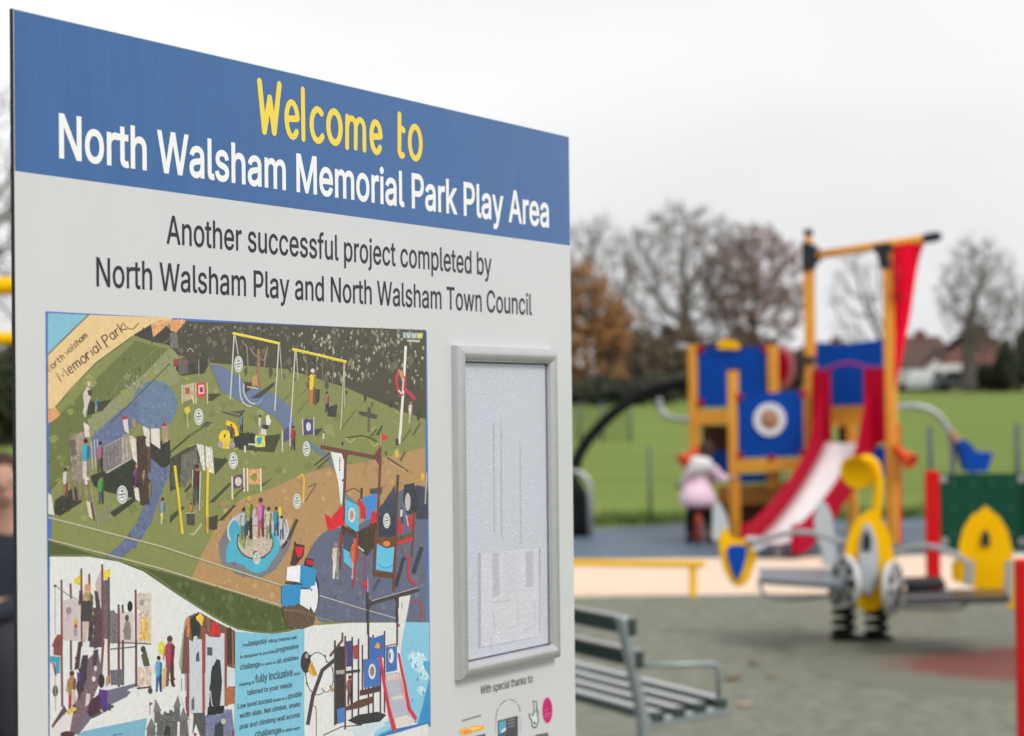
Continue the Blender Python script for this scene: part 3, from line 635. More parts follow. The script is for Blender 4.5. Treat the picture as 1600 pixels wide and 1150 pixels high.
a.line('E', (206, 180, 40), 26, (46, 430), (80, 720), (122, 1115)); a.line('E', (206, 182, 50), 26, (376, 450), (368, 780), (368, 940)); a.line('E', (190, 140, 70), 24, (368, 940), (368, 1110)); a.poly('E', (160, 164, 110), (175, 1110), (240, 1100), (310, 1000), (320, 1030), (240, 1130))
for x in (620, 738, 772, 905): a.line('E', (206, 196, 178), 16, (x, 540 if x < 700 else 455), (x + 4, 770 if x < 700 else 690))
a.poly('E', (86, 56, 96), (632, 545), (726, 510), (728, 640), (636, 665)); a.ell('E', (196, 184, 170), 682, 590, 34, 46); a.poly('E', (206, 142, 92), (782, 470), (896, 465), (898, 620), (786, 620)); a.ell('E', (110, 134, 54), 842, 545, 28, 40); a.poly('E', (58, 62, 40), (915, 620), (1040, 545), (960, 610), (920, 640)); a.line('E', (70, 70, 48), 16, (640, 740), (740, 650))
a.ell('G', (172, 168, 176), 870, 330, 300, 230, 26, 150, 395); a.ell('G', (62, 150, 176), 640, 310, 60, 100, 20)
a.poly('G', (64, 160, 188), (560, 500), (610, 400), (670, 340), (900, 300), (1060, 340), (1100, 440), (1080, 540), (1020, 620), (960, 710), (880, 740), (800, 720), (740, 660), (640, 625), (560, 630))
a.ell('G', (66, 66, 60), 850, 430, 186, 172, 26); a.ell('G', (180, 164, 148), 850, 425, 174, 162, 26); a.poly('G', (120, 140, 70), (690, 420), (700, 250), (760, 300), (770, 460), (740, 500))
a.curve('G', (196, 192, 194), 16, (590, 400), (580, 280), (640, 180)); a.curve('G', (196, 192, 194), 14, (1130, 440), (1180, 330), (1160, 200)); a.poly('G', (60, 52, 46), (1110, 480), (1160, 400), (1180, 430), (1125, 500)); a.line('G', (72, 58, 46), 34, (1180, 400), (1270, 200))
a.fig('G', 785, 400, 440, (150, 150, 56), (48, 54, 58), (186, 150, 60)); a.fig('G', 735, 400, 320, (150, 176, 180), (70, 96, 130), (36, 34, 36)); a.fig('G', 905, 380, 400, (186, 100, 150), (150, 70, 72), (60, 40, 40)); a.fig('G', 1060, 370, 300, (40, 128, 160), (40, 90, 120), (40, 44, 56)); a.line('G', (220, 184, 40), 30, (1095, 80), (1098, 165)); a.fig('G', 985, 400, 330, (186, 176, 150), (120, 120, 90), (64, 42, 46)); a.fig('G', 770, 470, 130, (206, 160, 80), (200, 190, 180)); a.fig('G', 1115, 400, 240, (180, 176, 186), (90, 96, 120))
a.ell('G', (70, 56, 50), 855, 545, 26, 28); a.badge('G', 865, 590, 36, 62); a.badge('G', 1268, 20, 40, 76)
# printed ship
a.poly('F', (70, 62, 60), (715, 600), (850, 580), (830, 660), (720, 650)); a.poly('F', (96, 108, 128), (100, 110), (270, 230), (330, 290), (375, 460), (300, 330), (130, 190)); a.poly('F', (52, 56, 76), (800, 820), (970, 560), (990, 1150), (790, 1150)); a.poly('F', (48, 52, 70), (1180, 560), (1300, 600), (1300, 900), (1180, 900))
mar = (98, 52, 50)
a.line('F', (70, 50, 42), 16, (165, 365), (320, 240)); a.line('F', (80, 66, 56), 18, (195, 395), (320, 285)); a.fig('F', 258, 155, 130, (200, 200, 196), (150, 140, 120), (40, 30, 26), (190, 110, 70)); a.badge('F', 85, 200, 38, 76)
a.line('F', (206, 170, 50), 18, (0, 490), (40, 450), (62, 500), (52, 740)); a.line('F', (110, 84, 60), 14, (70, 730), (180, 560)); a.line('F', (110, 90, 64), 16, (100, 580), (185, 545))
a.curve('F', (66, 62, 48), 14, (470, 90), (560, 80), (640, 70), (720, 90), (790, 130)); a.curve('F', (176, 166, 90), 10, (480, 90), (520, 135), (570, 95)); a.curve('F', (176, 166, 90), 10, (710, 110), (760, 170), (800, 140)); a.line('F', (76, 72, 60), 20, (790, 0), (730, 70)); a.line('F', (50, 48, 40), 22, (440, 130), (450, 165))
a.poly('F', (204, 34, 46), (835, 42), (912, 90), (838, 122)); a.line('F', (190, 160, 130), 7, (830, 60), (826, 160)); a.line('F', (220, 214, 200), 22, (1020, 0), (1012, 150)); a.line('F', (52, 46, 40), 30, (990, 100), (992, 165)); a.line('F', (88, 92, 58), 20, (1130, 0), (1030, 140))
a.poly('F', (214, 214, 214), (328, 232), (462, 252), (456, 480), (440, 750), (425, 740), (400, 520)); a.line('F', (60, 58, 62), 7, (418, 280), (416, 410)); a.line('F', (60, 58, 62), 6, (404, 412), (430, 416)); a.line('F', (60, 58, 62), 6, (405, 320), (432, 322)); a.ell('F', (170, 50, 56), 446, 515, 10, 14, 8)
a.line('F', mar, 38, (225, 178), (450, 222), (790, 290)); a.poly('F', mar, (800, 200), (835, 180), (830, 400), (770, 300), (745, 280)); a.poly('F', mar, (430, 215), (510, 230), (485, 310), (455, 310)); a.line('F', mar, 26, (475, 290), (462, 700), (440, 1150)); a.line('F', mar, 24, (824, 290), (805, 700), (780, 1150)); a.line('F', (74, 46, 46), 26, (998, 460), (985, 720), (970, 1150))
a.line('F', (52, 42, 40), 14, (890, 285), (1100, 425)); a.line('F', (190, 160, 110), 8, (915, 340), (1075, 415)); a.line('F', (60, 48, 44), 16, (880, 225), (880, 265)); a.ell('F', (204, 170, 70), 985, 250, 22, 40); a.line('F', (90, 74, 60), 22, (1070, 230), (1020, 320)); a.ell('F', (206, 160, 60), 1245, 480, 18, 40); a.line('F', (196, 180, 140), 10, (1285, 440), (1270, 750))
a.poly('F', (206, 22, 40), (268, 850), (325, 895), (430, 770), (455, 800), (450, 950), (330, 1020), (290, 980)); a.curve('F', (100, 60, 50), 10, (475, 630), (560, 595), (630, 640)); a.poly('F', (54, 122, 190), (640, 690), (790, 640), (780, 830), (730, 900), (660, 930), (650, 780)); a.poly('F', (194, 28, 44), (580, 740), (610, 690), (680, 790), (680, 900), (625, 890), (625, 790)); a.line('F', (48, 48, 56), 20, (636, 590), (632, 700)); a.ell('F', (196, 30, 42), 755, 900, 30, 90)
a.poly('F', (80, 170, 206), (468, 700), (600, 770), (605, 1020), (580, 1030), (470, 940)); a.poly('F', (86, 120, 140), (470, 640), (580, 730), (600, 770), (468, 700)); a.ell('F', (204, 200, 190), 536, 862, 34, 74); a.ell('F', (176, 122, 100), 536, 860, 20, 48)
a.poly('F', (70, 40, 34), (440, 960), (580, 1030), (780, 930), (790, 1150), (580, 1150), (440, 1050)); a.poly('F', (44, 42, 66), (800, 880), (970, 850), (965, 1070), (810, 1060)); a.badge('F', 885, 918, 36, 76); a.poly('F', (190, 30, 44), (1000, 910), (1050, 870), (1040, 1040), (1000, 1050)); a.poly('F', (190, 32, 44), (1100, 890), (1180, 800), (1150, 990), (1110, 1020))
a.poly('F', (44, 44, 54), (1060, 560), (1160, 540), (1200, 700), (1180, 840), (1090, 850), (1050, 700)); a.ell('F', (176, 172, 176), 1095, 730, 28, 90); a.line('F', (200, 190, 180), 10, (1080, 860), (1100, 970)); a.fig('F', 1035, 950, 170, (200, 200, 206), (60, 60, 70), (40, 40, 50)); a.poly('F', (92, 64, 50), (990, 1090), (1150, 1030), (1150, 1100), (1000, 1140)); a.line('F', (184, 36, 46), 30, (1000, 1140), (1150, 1085))
a.line('H', (96, 46, 48), 20, (405, 190), (400, 540)); a.line('H', (176, 36, 60), 9, (410, 200), (392, 330)); a.poly('H', (84, 168, 204), (430, 345), (500, 390), (512, 535), (432, 470)); a.poly('H', (58, 66, 84), (440, 190), (540, 220), (500, 380), (435, 340)); a.poly('H', (56, 44, 36), (560, 200), (730, 150), (740, 300), (650, 420), (580, 330)); a.fig('H', 540, 640, 400, (206, 88, 50), (180, 150, 160), (190, 80, 50)); a.fig('H', 355, 630, 350, (196, 186, 170), (206, 200, 190), (140, 110, 140)); a.line('H', (200, 196, 190), 12, (570, 330), (620, 370))
a.poly('H', (100, 56, 40), (740, 240), (930, 230), (920, 350), (740, 320)); a.poly('H', (88, 176, 212), (745, 300), (830, 345), (910, 330), (890, 570), (735, 545)); a.curve('H', (60, 126, 160), 7, (750, 490), (820, 530), (895, 500)); a.ell('H', (206, 120, 60), 835, 300, 34, 26); a.poly('H', (92, 50, 34), (710, 560), (930, 575), (920, 630), (715, 605)); a.line('H', (100, 52, 44), 24, (735, 180), (720, 610)); a.line('H', (100, 52, 44), 24, (930, 150), (905, 750)); a.line('H', (150, 50, 64), 18, (560, 200), (520, 720)); a.line('H', (140, 56, 84), 16, (640, 420), (620, 800)); a.line('H', (60, 64, 80), 22, (770, 630), (710, 740))
a.line('H', (92, 56, 48), 20, (1100, 0), (1075, 430)); a.line('H', (196, 40, 52), 26, (940, 300), (1085, 255)); a.line('H', (44, 46, 60), 40, (1170, 330), (1090, 580)); a.line('H', (40, 42, 56), 30, (1000, 430), (925, 700)); a.curve('H', (180, 40, 54), 26, (1060, 420), (1040, 540), (1060, 640), (1120, 690)); a.curve('H', (150, 50, 76), 16, (1065, 845), (1150, 860), (1170, 950), (1155, 1030)); a.poly('H', (120, 80, 90), (980, 330), (1040, 400), (1030, 460), (990, 390))
# lower fence, swath, panel frame
for T, p in (('Q', ((38, 22), (480, 135), (985, 298))), ('Q', ((38, 110), (480, 225), (985, 380)))): a.line(T, (176, 168, 140), 6, *p)
a.line('H', (184, 178, 168), 8, (205, 790), (640, 925), (930, 1005)); a.line('H', (150, 146, 120), 7, (150, 985), (340, 1040))
for i in range(26): a.line('H', (112, 116, 132), 3, (210 + i * 17, 800 + i * 5.4), (210 + i * 17, 1010 + min(25, i * 3)))
a.poly('Q', (66, 78, 38), (40, 118), (200, 165), (560, 258), (800, 330), (980, 388), (1010, 470), (920, 487), (790, 470), (640, 400), (480, 300), (380, 225), (280, 190), (40, 178))
scatter('Q', [(78, 88, 44), (58, 70, 32), (72, 84, 46), (86, 96, 52)], (560, 1000, 290, 470), 110, 5, 13, 2.2, lambda x, y: y > 265 + (x - 560) * .3 and y < 350 + (x - 560) * .5 and y < 465)
wh = (206, 206, 204)
a.poly('Q', wh, (42, 180), (200, 180), (320, 200), (420, 240), (560, 335), (700, 424), (800, 474), (920, 490), (1000, 484), (1100, 458), (1250, 447), (1565, 445), (1569, 905), (42, 905))
a.curve('Q', (96, 104, 66), 7, (42, 176), (200, 175), (320, 195), (430, 238), (560, 328), (700, 418), (800, 468), (920, 486), (1000, 478), (1100, 452))
a.poly('Q', (112, 176, 200), (790, 482), (920, 492), (1000, 486), (1068, 468), (1068, 905), (786, 905))
# ship emblem
a.ell('H', (44, 46, 56), 70, 760, 130, 250, 22); a.ell('H', (214, 214, 216), 110, 790, 76, 190, 20); a.poly('H', (34, 130, 178), (0, 520), (125, 545), (115, 740), (0, 700)); a.line('H', (36, 36, 44), 14, (40, 720), (130, 740)); a.line('H', (60, 60, 66), 10, (40, 800), (60, 830), (100, 760)); a.poly('H', (36, 36, 40), (110, 890), (150, 960), (100, 980)); a.poly('H', (50, 32, 34), (70, 430), (150, 450), (130, 520), (60, 500)); a.poly('H', (178, 24, 34), (78, 445), (148, 465), (128, 505), (72, 490)); a.poly('H', (186, 30, 50), (-40, 330), (50, 340), (40, 410), (-30, 400))
a.poly('G', (60, 40, 34), (1245, 440), (1340, 460), (1330, 560), (1250, 660), (1200, 650)); a.poly('G', (196, 24, 50), (1238, 475), (1330, 480), (1310, 570), (1270, 580)); a.poly('G', (218, 220, 222), (1165, 680), (1300, 655), (1290, 830), (1155, 810)); a.poly('G', (38, 128, 180), (1300, 650), (1460, 700), (1440, 860), (1310, 880)); a.poly('G', (34, 128, 184), (1110, 860), (1310, 850), (1290, 1040), (1220, 1080), (1110, 1070)); a.line('G', (52, 50, 52), 16, (1150, 830), (1320, 850)); a.poly('G', (214, 214, 216), (1300, 900), (1400, 900), (1400, 1060), (1290, 1080))
a.poly('Q', (86, 66, 50), (975, 385), (1050, 372), (1115, 410), (1105, 455), (1060, 472), (1000, 465)); a.line('Q', (110, 90, 70), 6, (985, 395), (1050, 400), (1112, 420))
# lower left: castle unit
pk = (186, 172, 172)
a.poly('I', pk, (245, 600), (330, 580), (440, 590), (450, 1090), (245, 1080)); a.poly('I', (72, 56, 64), (590, 680), (720, 700), (720, 1160), (560, 1160)); a.poly('I', (92, 84, 90), (722, 360), (800, 350), (810, 1060), (725, 1060)); a.poly('I', (106, 98, 104), (800, 710), (900, 760), (910, 1090), (800, 1110))
a.poly('I', (190, 178, 174), (925, 740), (1090, 740), (1090, 1100), (925, 1110)); a.poly('I', (192, 178, 172), (1135, 520), (1303, 500), (1303, 1100), (1140, 1110)); a.poly('I', (176, 160, 160), (630, 400), (700, 230), (705, 640), (660, 560))
mr = (112, 56, 62)
for x, y0, y1 in ((228, 350, 1150), (337, 395, 580), (465, 215, 1150), (560, 280, 600), (715, 165, 1150), (792, 230, 1150), (912, 645, 1150), (960, 650, 750), (1116, 470, 1150)): a.line('I', (60, 44, 52), 24, (x - 1, y0), (x, y0 + 40)); a.line('I', mr if x not in (792, 960) else (80, 66, 70), 26, (x, y0 + 30), (x + 4, y1))
a.poly('I', (204, 180, 30), (375, 350), (455, 285), (455, 425), (385, 390)); a.poly('I', (214, 196, 30), (732, 235), (812, 235), (812, 310), (735, 345)); a.fig('I', 540, 1090, 700, (150, 140, 100), (176, 160, 150), (196, 130, 80), (200, 140, 110)); a.poly('I', (54, 54, 52), (455, 600), (600, 610), (590, 850), (470, 850)); a.poly('I', (70, 48, 50), (440, 480), (480, 480), (480, 620), (430, 660)); a.poly('I', (62, 52, 58), (620, 480), (660, 490), (700, 700), (640, 700)); a.poly('I', (60, 44, 50), (560, 850), (610, 850), (590, 1100), (540, 1080))
a.ell('I', (126, 122, 126), 315, 720, 34, 46); a.curve('I', (140, 132, 138), 10, (300, 760), (300, 820), (265, 830)); a.poly('I', (196, 150, 60), (375, 860), (400, 800), (425, 870), (415, 930), (380, 930)); a.poly('I', (160, 50, 40), (380, 890), (415, 880), (412, 930), (382, 935)); a.poly('I', (140, 130, 130), (370, 940), (420, 940), (410, 1030), (380, 1030))
a.ell('I', (30, 28, 34), 1048, 670, 32, 66); a.poly('I', (120, 108, 106), (970, 960), (990, 850), (1045, 850), (1062, 960), (1050, 1070), (980, 1070)); a.ell('I', (70, 58, 56), 1012, 810, 24, 40); a.poly('I', (206, 168, 96), (1165, 1080), (1180, 840), (1225, 760), (1270, 840), (1285, 1080)); a.ell('I', (140, 136, 136), 1190, 625, 30, 40); a.line('I', (110, 110, 116), 12, (150, 420), (330, 550), (410, 580)); a.line('I', (140, 140, 142), 10, (150, 430), (152, 1010)); a.ell('I', (60, 58, 62), 150, 425, 20, 16)
a.poly('I', (120, 60, 50), (150, 1050), (180, 1005), (230, 1010), (225, 1150), (110, 1150)); a.line('I', (96, 84, 88), 16, (810, 1100), (1120, 1110), (1303, 1120))
a.poly('J', (96, 92, 110), (330, 1090), (470, 900), (780, 600), (1110, 520), (1110, 560), (1010, 600), (1060, 620), (1010, 680), (850, 760), (600, 920), (430, 1140)); a.poly('J', (66, 62, 80), (560, 900), (700, 700), (860, 800), (700, 890), (600, 940))
for x, y1 in ((340, 360), (912, 560), (962, 540), (1120, 560)): a.line('J', (84, 48, 56), 26, (x, 0), (x + 2, y1))
a.line('J', (110, 58, 58), 28, (226, 0), (236, 800)); a.line('J', (112, 60, 56), 28, (790, 0), (795, 520)); a.line('J', (108, 60, 58), 30, (730, 0), (700, 420)); a.poly('J', (90, 88, 96), (810, 360), (960, 350), (970, 530), (820, 540)); a.poly('J', (196, 176, 162), (1140, 330), (1303, 320), (1303, 545), (1140, 555)); a.line('J', (76, 46, 48), 20, (1130, 580), (1303, 560)); a.line('J', (74, 62, 66), 14, (810, 110), (1110, 80))
a.poly('J', (66, 44, 50), (430, 20), (470, 20), (440, 340), (380, 360)); a.poly('J', (104, 84, 92), (520, 250), (660, 120), (720, 420), (560, 800), (400, 1130), (320, 1130), (360, 900), (440, 600)); a.poly('J', (52, 42, 56), (480, 180), (545, 180), (520, 480), (440, 700), (400, 560)); a.poly('J', (196, 176, 180), (520, 640), (570, 640), (560, 760), (510, 800)); a.poly('J', (206, 196, 194), (110, 1060), (280, 880), (350, 900), (310, 1100), (120, 1140)); a.poly('J', (84, 60, 66), (110, 1020), (260, 780), (290, 850), (160, 1000), (120, 1060)); a.ell('J', (60, 40, 46), 300, 1130, 90, 40, 14)
a.poly('J', (110, 64, 60), (130, 60), (220, 40), (220, 190), (130, 180)); a.poly('J', (54, 140, 160), (90, 190), (210, 200), (205, 400), (160, 400), (150, 260), (90, 280)); a.line('J', (104, 60, 64), 22, (130, 270), (160, 430)); a.ell('J', (76, 66, 74), 153, 610, 34, 70); a.line('J', (150, 146, 140), 10, (152, 440), (156, 850))
a.fig('J', 350, 880, 520, (150, 110, 60), (150, 34, 56), (60, 36, 40)); a.poly('J', (190, 170, 160), (350, 590), (395, 600), (380, 770), (340, 780)); a.poly('J', (190, 170, 60), (280, 860), (320, 820), (380, 800), (410, 830), (320, 890)); a.poly('J', (66, 50, 120), (410, 390), (460, 390), (450, 500), (420, 500))
a.poly('J', (72, 42, 116), (680, 590), (780, 600), (770, 820), (700, 850), (650, 760)); a.poly('J', (64, 34, 56), (560, 740), (680, 640), (700, 850), (560, 910), (540, 860)); a.ell('J', (40, 32, 38), 705, 490, 38, 84); a.poly('J', (170, 130, 90), (760, 440), (800, 430), (790, 540), (760, 560)); a.line('J', (196, 170, 90), 20, (690, 830), (720, 870)); a.poly('J', (56, 50, 64), (610, 120), (670, 110), (650, 270), (600, 380)); a.ell('J', (190, 186, 190), 632, 340, 20, 34); a.ell('J', (196, 190, 196), 612, 465, 22, 34)
a.poly('J', (108, 160, 182), (490, 1090), (1250, 935), (1225, 1140), (1225, 1160), (400, 1160)); a.line('J', (80, 110, 130), 18, (840, 1142), (960, 1120)); a.poly('J', (70, 74, 56), (1180, 180), (1240, 120), (1290, 310), (1215, 320)); a.ell('J', (60, 50, 42), 1205, 110, 30, 40)
# castle photo, middle
a.poly('K', (150, 140, 130), (380, 200), (470, 140), (480, 420), (350, 640), (330, 560)); a.poly('K', (92, 72, 58), (410, 170), (500, 140), (640, 220), (780, 290), (785, 620), (350, 640), (370, 300)); a.poly('K', (34, 40, 38), (420, 190), (500, 140), (500, 320), (440, 380)); a.poly('K', (206, 110, 66), (390, 180), (415, 180), (415, 340), (392, 340)); a.poly('K', (50, 46, 40), (720, 260), (785, 290), (785, 560), (720, 560))
a.poly('K', (182, 188, 194), (410, 360), (440, 380), (450, 335), (475, 330), (480, 360), (520, 360), (520, 960), (420, 960)); a.poly('K', (184, 190, 198), (545, 310), (580, 340), (660, 345), (670, 310), (700, 310), (700, 910), (545, 930)); a.poly('K', (66, 72, 80), (468, 480), (490, 455), (496, 540), (466, 540)); a.poly('K', (66, 70, 78), (558, 425), (600, 425), (600, 495), (558, 490)); a.poly('K', (40, 38, 44), (590, 620), (635, 520), (665, 530), (680, 700), (660, 940), (570, 960)); a.curve('K', (180, 176, 176), 8, (585, 780), (600, 900), (640, 925), (670, 890)); a.poly('K', (80, 88, 96), (428, 860), (450, 820), (455, 930), (432, 940))
a.poly('K', (226, 176, 60), (465, 190), (500, 140), (530, 180), (515, 250)); a.poly('K', (206, 24, 36), (578, 330), (610, 220), (640, 220), (672, 335), (645, 340), (625, 290), (600, 340)); a.line('K', (150, 60, 56), 22, (525, 260), (530, 1150)); a.line('K', (120, 56, 56), 20, (398, 380), (402, 990)); a.line('K', (140, 60, 50), 18, (708, 270), (708, 890)); a.line('K', (150, 80, 50), 16, (562, 180), (570, 300)); a.line('K', (150, 80, 50), 14, (765, 290), (770, 600))
a.poly('K', (190, 196, 200), (720, 580), (785, 600), (785, 750), (720, 740)); a.poly('K', (150, 90, 56), (700, 760), (785, 740), (785, 880), (700, 900)); a.poly('K', (104, 108, 140), (545, 980), (760, 930), (785, 1150), (545, 1150)); a.poly('K', (40, 50, 54), (620, 1060), (690, 1020), (690, 1150), (620, 1150)); a.poly('K', (70, 70, 72), (450, 960), (540, 960), (545, 1150), (440, 1150)); a.ell('K', (170, 176, 150), 690, 1030, 20, 24); a.line('K', (130, 40, 60), 16, (768, 1100), (770, 1150)); a.poly('K', (26, 26, 30), (565, 910), (700, 900), (690, 960), (560, 980))
# toddlers and drawn castle
a.fig('K', 165, 790, 300, (70, 150, 200), (40, 78, 140), (32, 28, 30), (200, 160, 120)); a.fig('K', 255, 745, 420, (150, 50, 70), (110, 60, 60), (76, 44, 46), (150, 90, 70)); a.poly('K', (196, 186, 60), (160, 400), (190, 370), (215, 400), (205, 490), (165, 480)); a.poly('K', (186, 166, 120), (190, 600), (230, 590), (220, 760), (190, 770)); a.ell('K', (60, 52, 56), 95, 780, 18, 26)
gy = (84, 82, 84)
a.poly('K', (200, 200, 202), (90, 870), (130, 850), (140, 1040), (100, 1000)); a.poly('K', gy, (150, 1150), (152, 985), (165, 980), (166, 960), (182, 957), (183, 975), (205, 970), (206, 950), (224, 946), (225, 966), (250, 960), (251, 938), (270, 934), (271, 954), (296, 950), (297, 932), (316, 928), (318, 1150)); a.poly('K', (92, 90, 92), (66, 1150), (70, 1092), (136, 1078), (140, 1150)); a.poly('K', (104, 100, 102), (60, 1096), (102, 1000), (146, 1080)); a.poly('K', (90, 88, 90), (128, 1040), (130, 950), (176, 940), (178, 1040)); a.poly('K', (108, 104, 106), (120, 956), (140, 850), (188, 942)); a.poly('K', (88, 86, 88), (290, 1030), (292, 912), (338, 900), (340, 1030)); a.poly('K', (106, 102, 104), (282, 918), (322, 815), (346, 904)); a.poly('K', (92, 88, 90), (336, 1150), (338, 1020), (398, 1010), (412, 1150)); a.poly('K', (106, 102, 104), (326, 1028), (364, 918), (410, 1016)); a.poly('K', (40, 38, 40), (210, 1150), (214, 1080), (238, 1060), (258, 1080), (260, 1150)); a.poly('K', (206, 206, 206), (440, 1130), (465, 1050), (500, 1150), (430, 1150))
for i in range(45): a.poly('K', random.choice([(52, 50, 52), (120, 118, 120), (64, 62, 64)]), *[(x0 + dx, y0 + dy) for x0, y0 in [(rnd.uniform(155, 305), rnd.uniform(985, 1140))] for dx, dy in ((0, 0), (7, 1), (6, 14), (-1, 12))])
for x, y in ((90, 870), (385, 830), (450, 1120)): a.poly('K', (150, 36, 56), (x, y), (x + 28, y + 14), (x + 2, y + 36)); a.line('K', (70, 60, 64), 5, (x, y), (x + 4, y + 110))
a.line('K', (206, 206, 206), 9, (350, 820), (385, 960)); a.line('K', (200, 200, 200), 8, (410, 1100), (420, 980)); a.line('K', (150, 120, 130), 6, (350, 680), (352, 780)); a.line('K', (150, 120, 130), 6, (380, 640), (382, 780))
# lower right: ship unit with sea
a.poly('M', (120, 180, 204), (985, 125), (1205, 130), (1212, 1030), (1090, 1060), (1000, 700), (945, 400)); a.poly('M', (176, 206, 216), (1010, 430), (1060, 390), (1150, 410), (1190, 470), (1140, 500), (1210, 560), (1190, 640), (1140, 650), (1100, 560), (1050, 540)); a.poly('M', (64, 150, 190), (1150, 470), (1205, 480), (1210, 620), (1160, 540)); a.poly('M', (46, 130, 182), (1100, 1040), (1210, 620), (1212, 1030)); a.poly('M', (176, 208, 216), (1090, 730), (1130, 700), (1180, 740), (1130, 790)); a.poly('M', (110, 180, 206), (1010, 800), (1090, 840), (1080, 980), (1040, 900)); a.poly('M', (40, 124, 176), (1130, 950), (1200, 820), (1205, 1020), (1110, 1045))
for p in ((1040, 470), (1080, 520), (1130, 600), (1050, 830), (1150, 760), (1100, 640)): a.ell('M', (80, 156, 190), p[0], p[1], 11, 20, 8)
a.poly('M', (130, 186, 206), (700, 1140), (760, 1050), (850, 1000), (900, 1100), (1100, 1040), (1205, 1020), (860, 1130), (720, 1155)); a.poly('M', (70, 160, 196), (720, 1145), (860, 1080), (1000, 1090), (1205, 1030), (860, 1140)); a.poly('M', (52, 100, 160), (900, 1085), (1205, 1020), (1205, 1036), (800, 1150), (740, 1150)); a.poly('M', (186, 200, 206), (480, 1090), (760, 1010), (820, 1050), (640, 1150), (560, 1150))
a.ell('M', (60, 56, 60), 200, 590, 108, 195, 22); a.ell('M', (208, 208, 208), 200, 590, 100, 187, 22); a.ell('M', (60, 56, 60), 280, 620, 66, 140, 18); a.ell('M', (208, 208, 208), 280, 620, 58, 133, 18); a.poly('M', (208, 208, 208), (130, 480), (260, 430), (300, 700), (150, 740))
a.ell('M', (48, 40, 46), 92, 488, 46, 96, 20); a.ell('M', (150, 146, 148), 100, 430, 16, 24, 10); a.poly('M', (206, 156, 60), (110, 560), (140, 470), (200, 600), (160, 615)); a.line('M', (110, 80, 40), 5, (135, 500), (165, 600)); a.line('M', (110, 80, 40), 5, (150, 490), (182, 600)); a.poly('M', (150, 126, 80), (300, 700), (320, 690), (350, 740), (330, 760))
a.poly('M', (40, 38, 44), (470, 1010), (560, 960), (740, 930), (820, 960), (760, 1020), (560, 1050)); a.line('M', (70, 70, 78), 10, (250, 1145), (420, 1065), (600, 1050))
a.line('M', (60, 52, 56), 34, (112, 1050), (160, 780), (240, 560), (380, 440)); a.curve('M', (110, 110, 112), 9, (190, 1150), (188, 920), (172, 880), (155, 885)); a.poly('M', (46, 42, 42), (362, 350), (440, 340), (440, 1020), (362, 1040)); a.poly('M', (60, 110, 176), (370, 910), (440, 890), (440, 1020), (378, 1040)); a.poly('M', (150, 146, 140), (362, 560), (440, 555), (440, 590), (365, 595)); a.line('M', (80, 54, 52), 20, (310, 430), (420, 290))
for x, y0, y1, c in ((355, 290, 1050, (60, 50, 54)), (422, 220, 300, (66, 70, 60)), (447, 250, 1090, (110, 54, 52)), (512, 260, 1000, (56, 46, 52)), (568, 275, 990, (58, 46, 52)), (604, 330, 740, (70, 50, 52)), (658, 0, 1000, (56, 44, 52)), (700, 240, 940, (56, 48, 54)), (802, 205, 940, (58, 48, 54)), (765, 300, 990, (64, 50, 54))): a.line('M', c, 14, (x, y0), (x, y1))
a.poly('M', (62, 56, 110), (458, 300), (508, 290), (508, 520), (460, 530)); a.poly('M', (150, 56, 62), (520, 340), (566, 330), (566, 455), (522, 455)); a.line('M', (58, 50, 52), 24, (440, 580), (580, 560)); a.fig('M', 490, 870, 270, (110, 66, 76), (86, 44, 66), (60, 40, 44)); a.poly('M', (84, 52, 44), (450, 890), (560, 830), (700, 790), (690, 850), (600, 890), (450, 920)); a.poly('M', (70, 44, 42), (580, 740), (760, 700), (760, 750), (580, 790))
a.poly('M', (52, 92, 160), (664, 255), (700, 270), (800, 235), (800, 440), (664, 470)); a.poly('M', (206, 160, 50), (712, 355), (740, 305), (762, 340), (750, 365)); a.poly('M', (58, 98, 166), (610, 460), (764, 455), (760, 700), (615, 720)); a.ell('M', (206, 206, 206), 690, 570, 32, 70); a.ell('M', (140, 104, 90), 690, 568, 20, 46); a.poly('M', (58, 96, 162), (812, 350), (915, 340), (915, 560), (815, 580)); a.ell('M', (206, 208, 210), 862, 430, 24, 66); a.ell('M', (60, 66, 70), 850, 430, 8, 34, 10)
a.curve('M', (130, 44, 70), 10, (760, 360), (840, 335), (920, 320)); a.poly('M', (192, 34, 56), (750, 430), (775, 430), (800, 600), (850, 880), (910, 1090), (870, 1105), (835, 960), (780, 650)); a.poly('M', (192, 34, 56), (918, 400), (940, 410), (1000, 700), (1040, 900), (1095, 980), (1080, 1035), (1010, 940), (960, 650)); a.poly('M', (164, 166, 180), (806, 590), (935, 575), (1010, 920), (1075, 1010), (910, 1065), (850, 870)); a.poly('M', (196, 176, 170), (820, 600), (930, 590), (935, 640), (830, 655)); a.poly('M', (190, 150, 150), (930, 640), (960, 620), (1000, 860), (960, 780)); a.poly('M', (200, 190, 180), (860, 800), (960, 780), (975, 810), (870, 830)); a.poly('M', (202, 196, 186), (890, 990), (1000, 960), (1080, 1015), (910, 1062))
dk = (58, 48, 50)
a.line('H', dk, 18, (655, 750), (656, 1160)); a.line('H', dk, 30, (690, 862), (1140, 735)); a.poly('H', dk, (650, 800), (672, 830), (730, 845), (690, 885), (664, 930), (650, 930)); a.line('H', dk, 16, (935, 810), (935, 1160)); a.poly('H', dk, (912, 810), (960, 790), (950, 840), (938, 880), (928, 860)); a.poly('H', (196, 34, 60), (590, 682), (650, 640), (652, 712)); a.line('H', (200, 196, 196), 5, (656, 620), (656, 760))
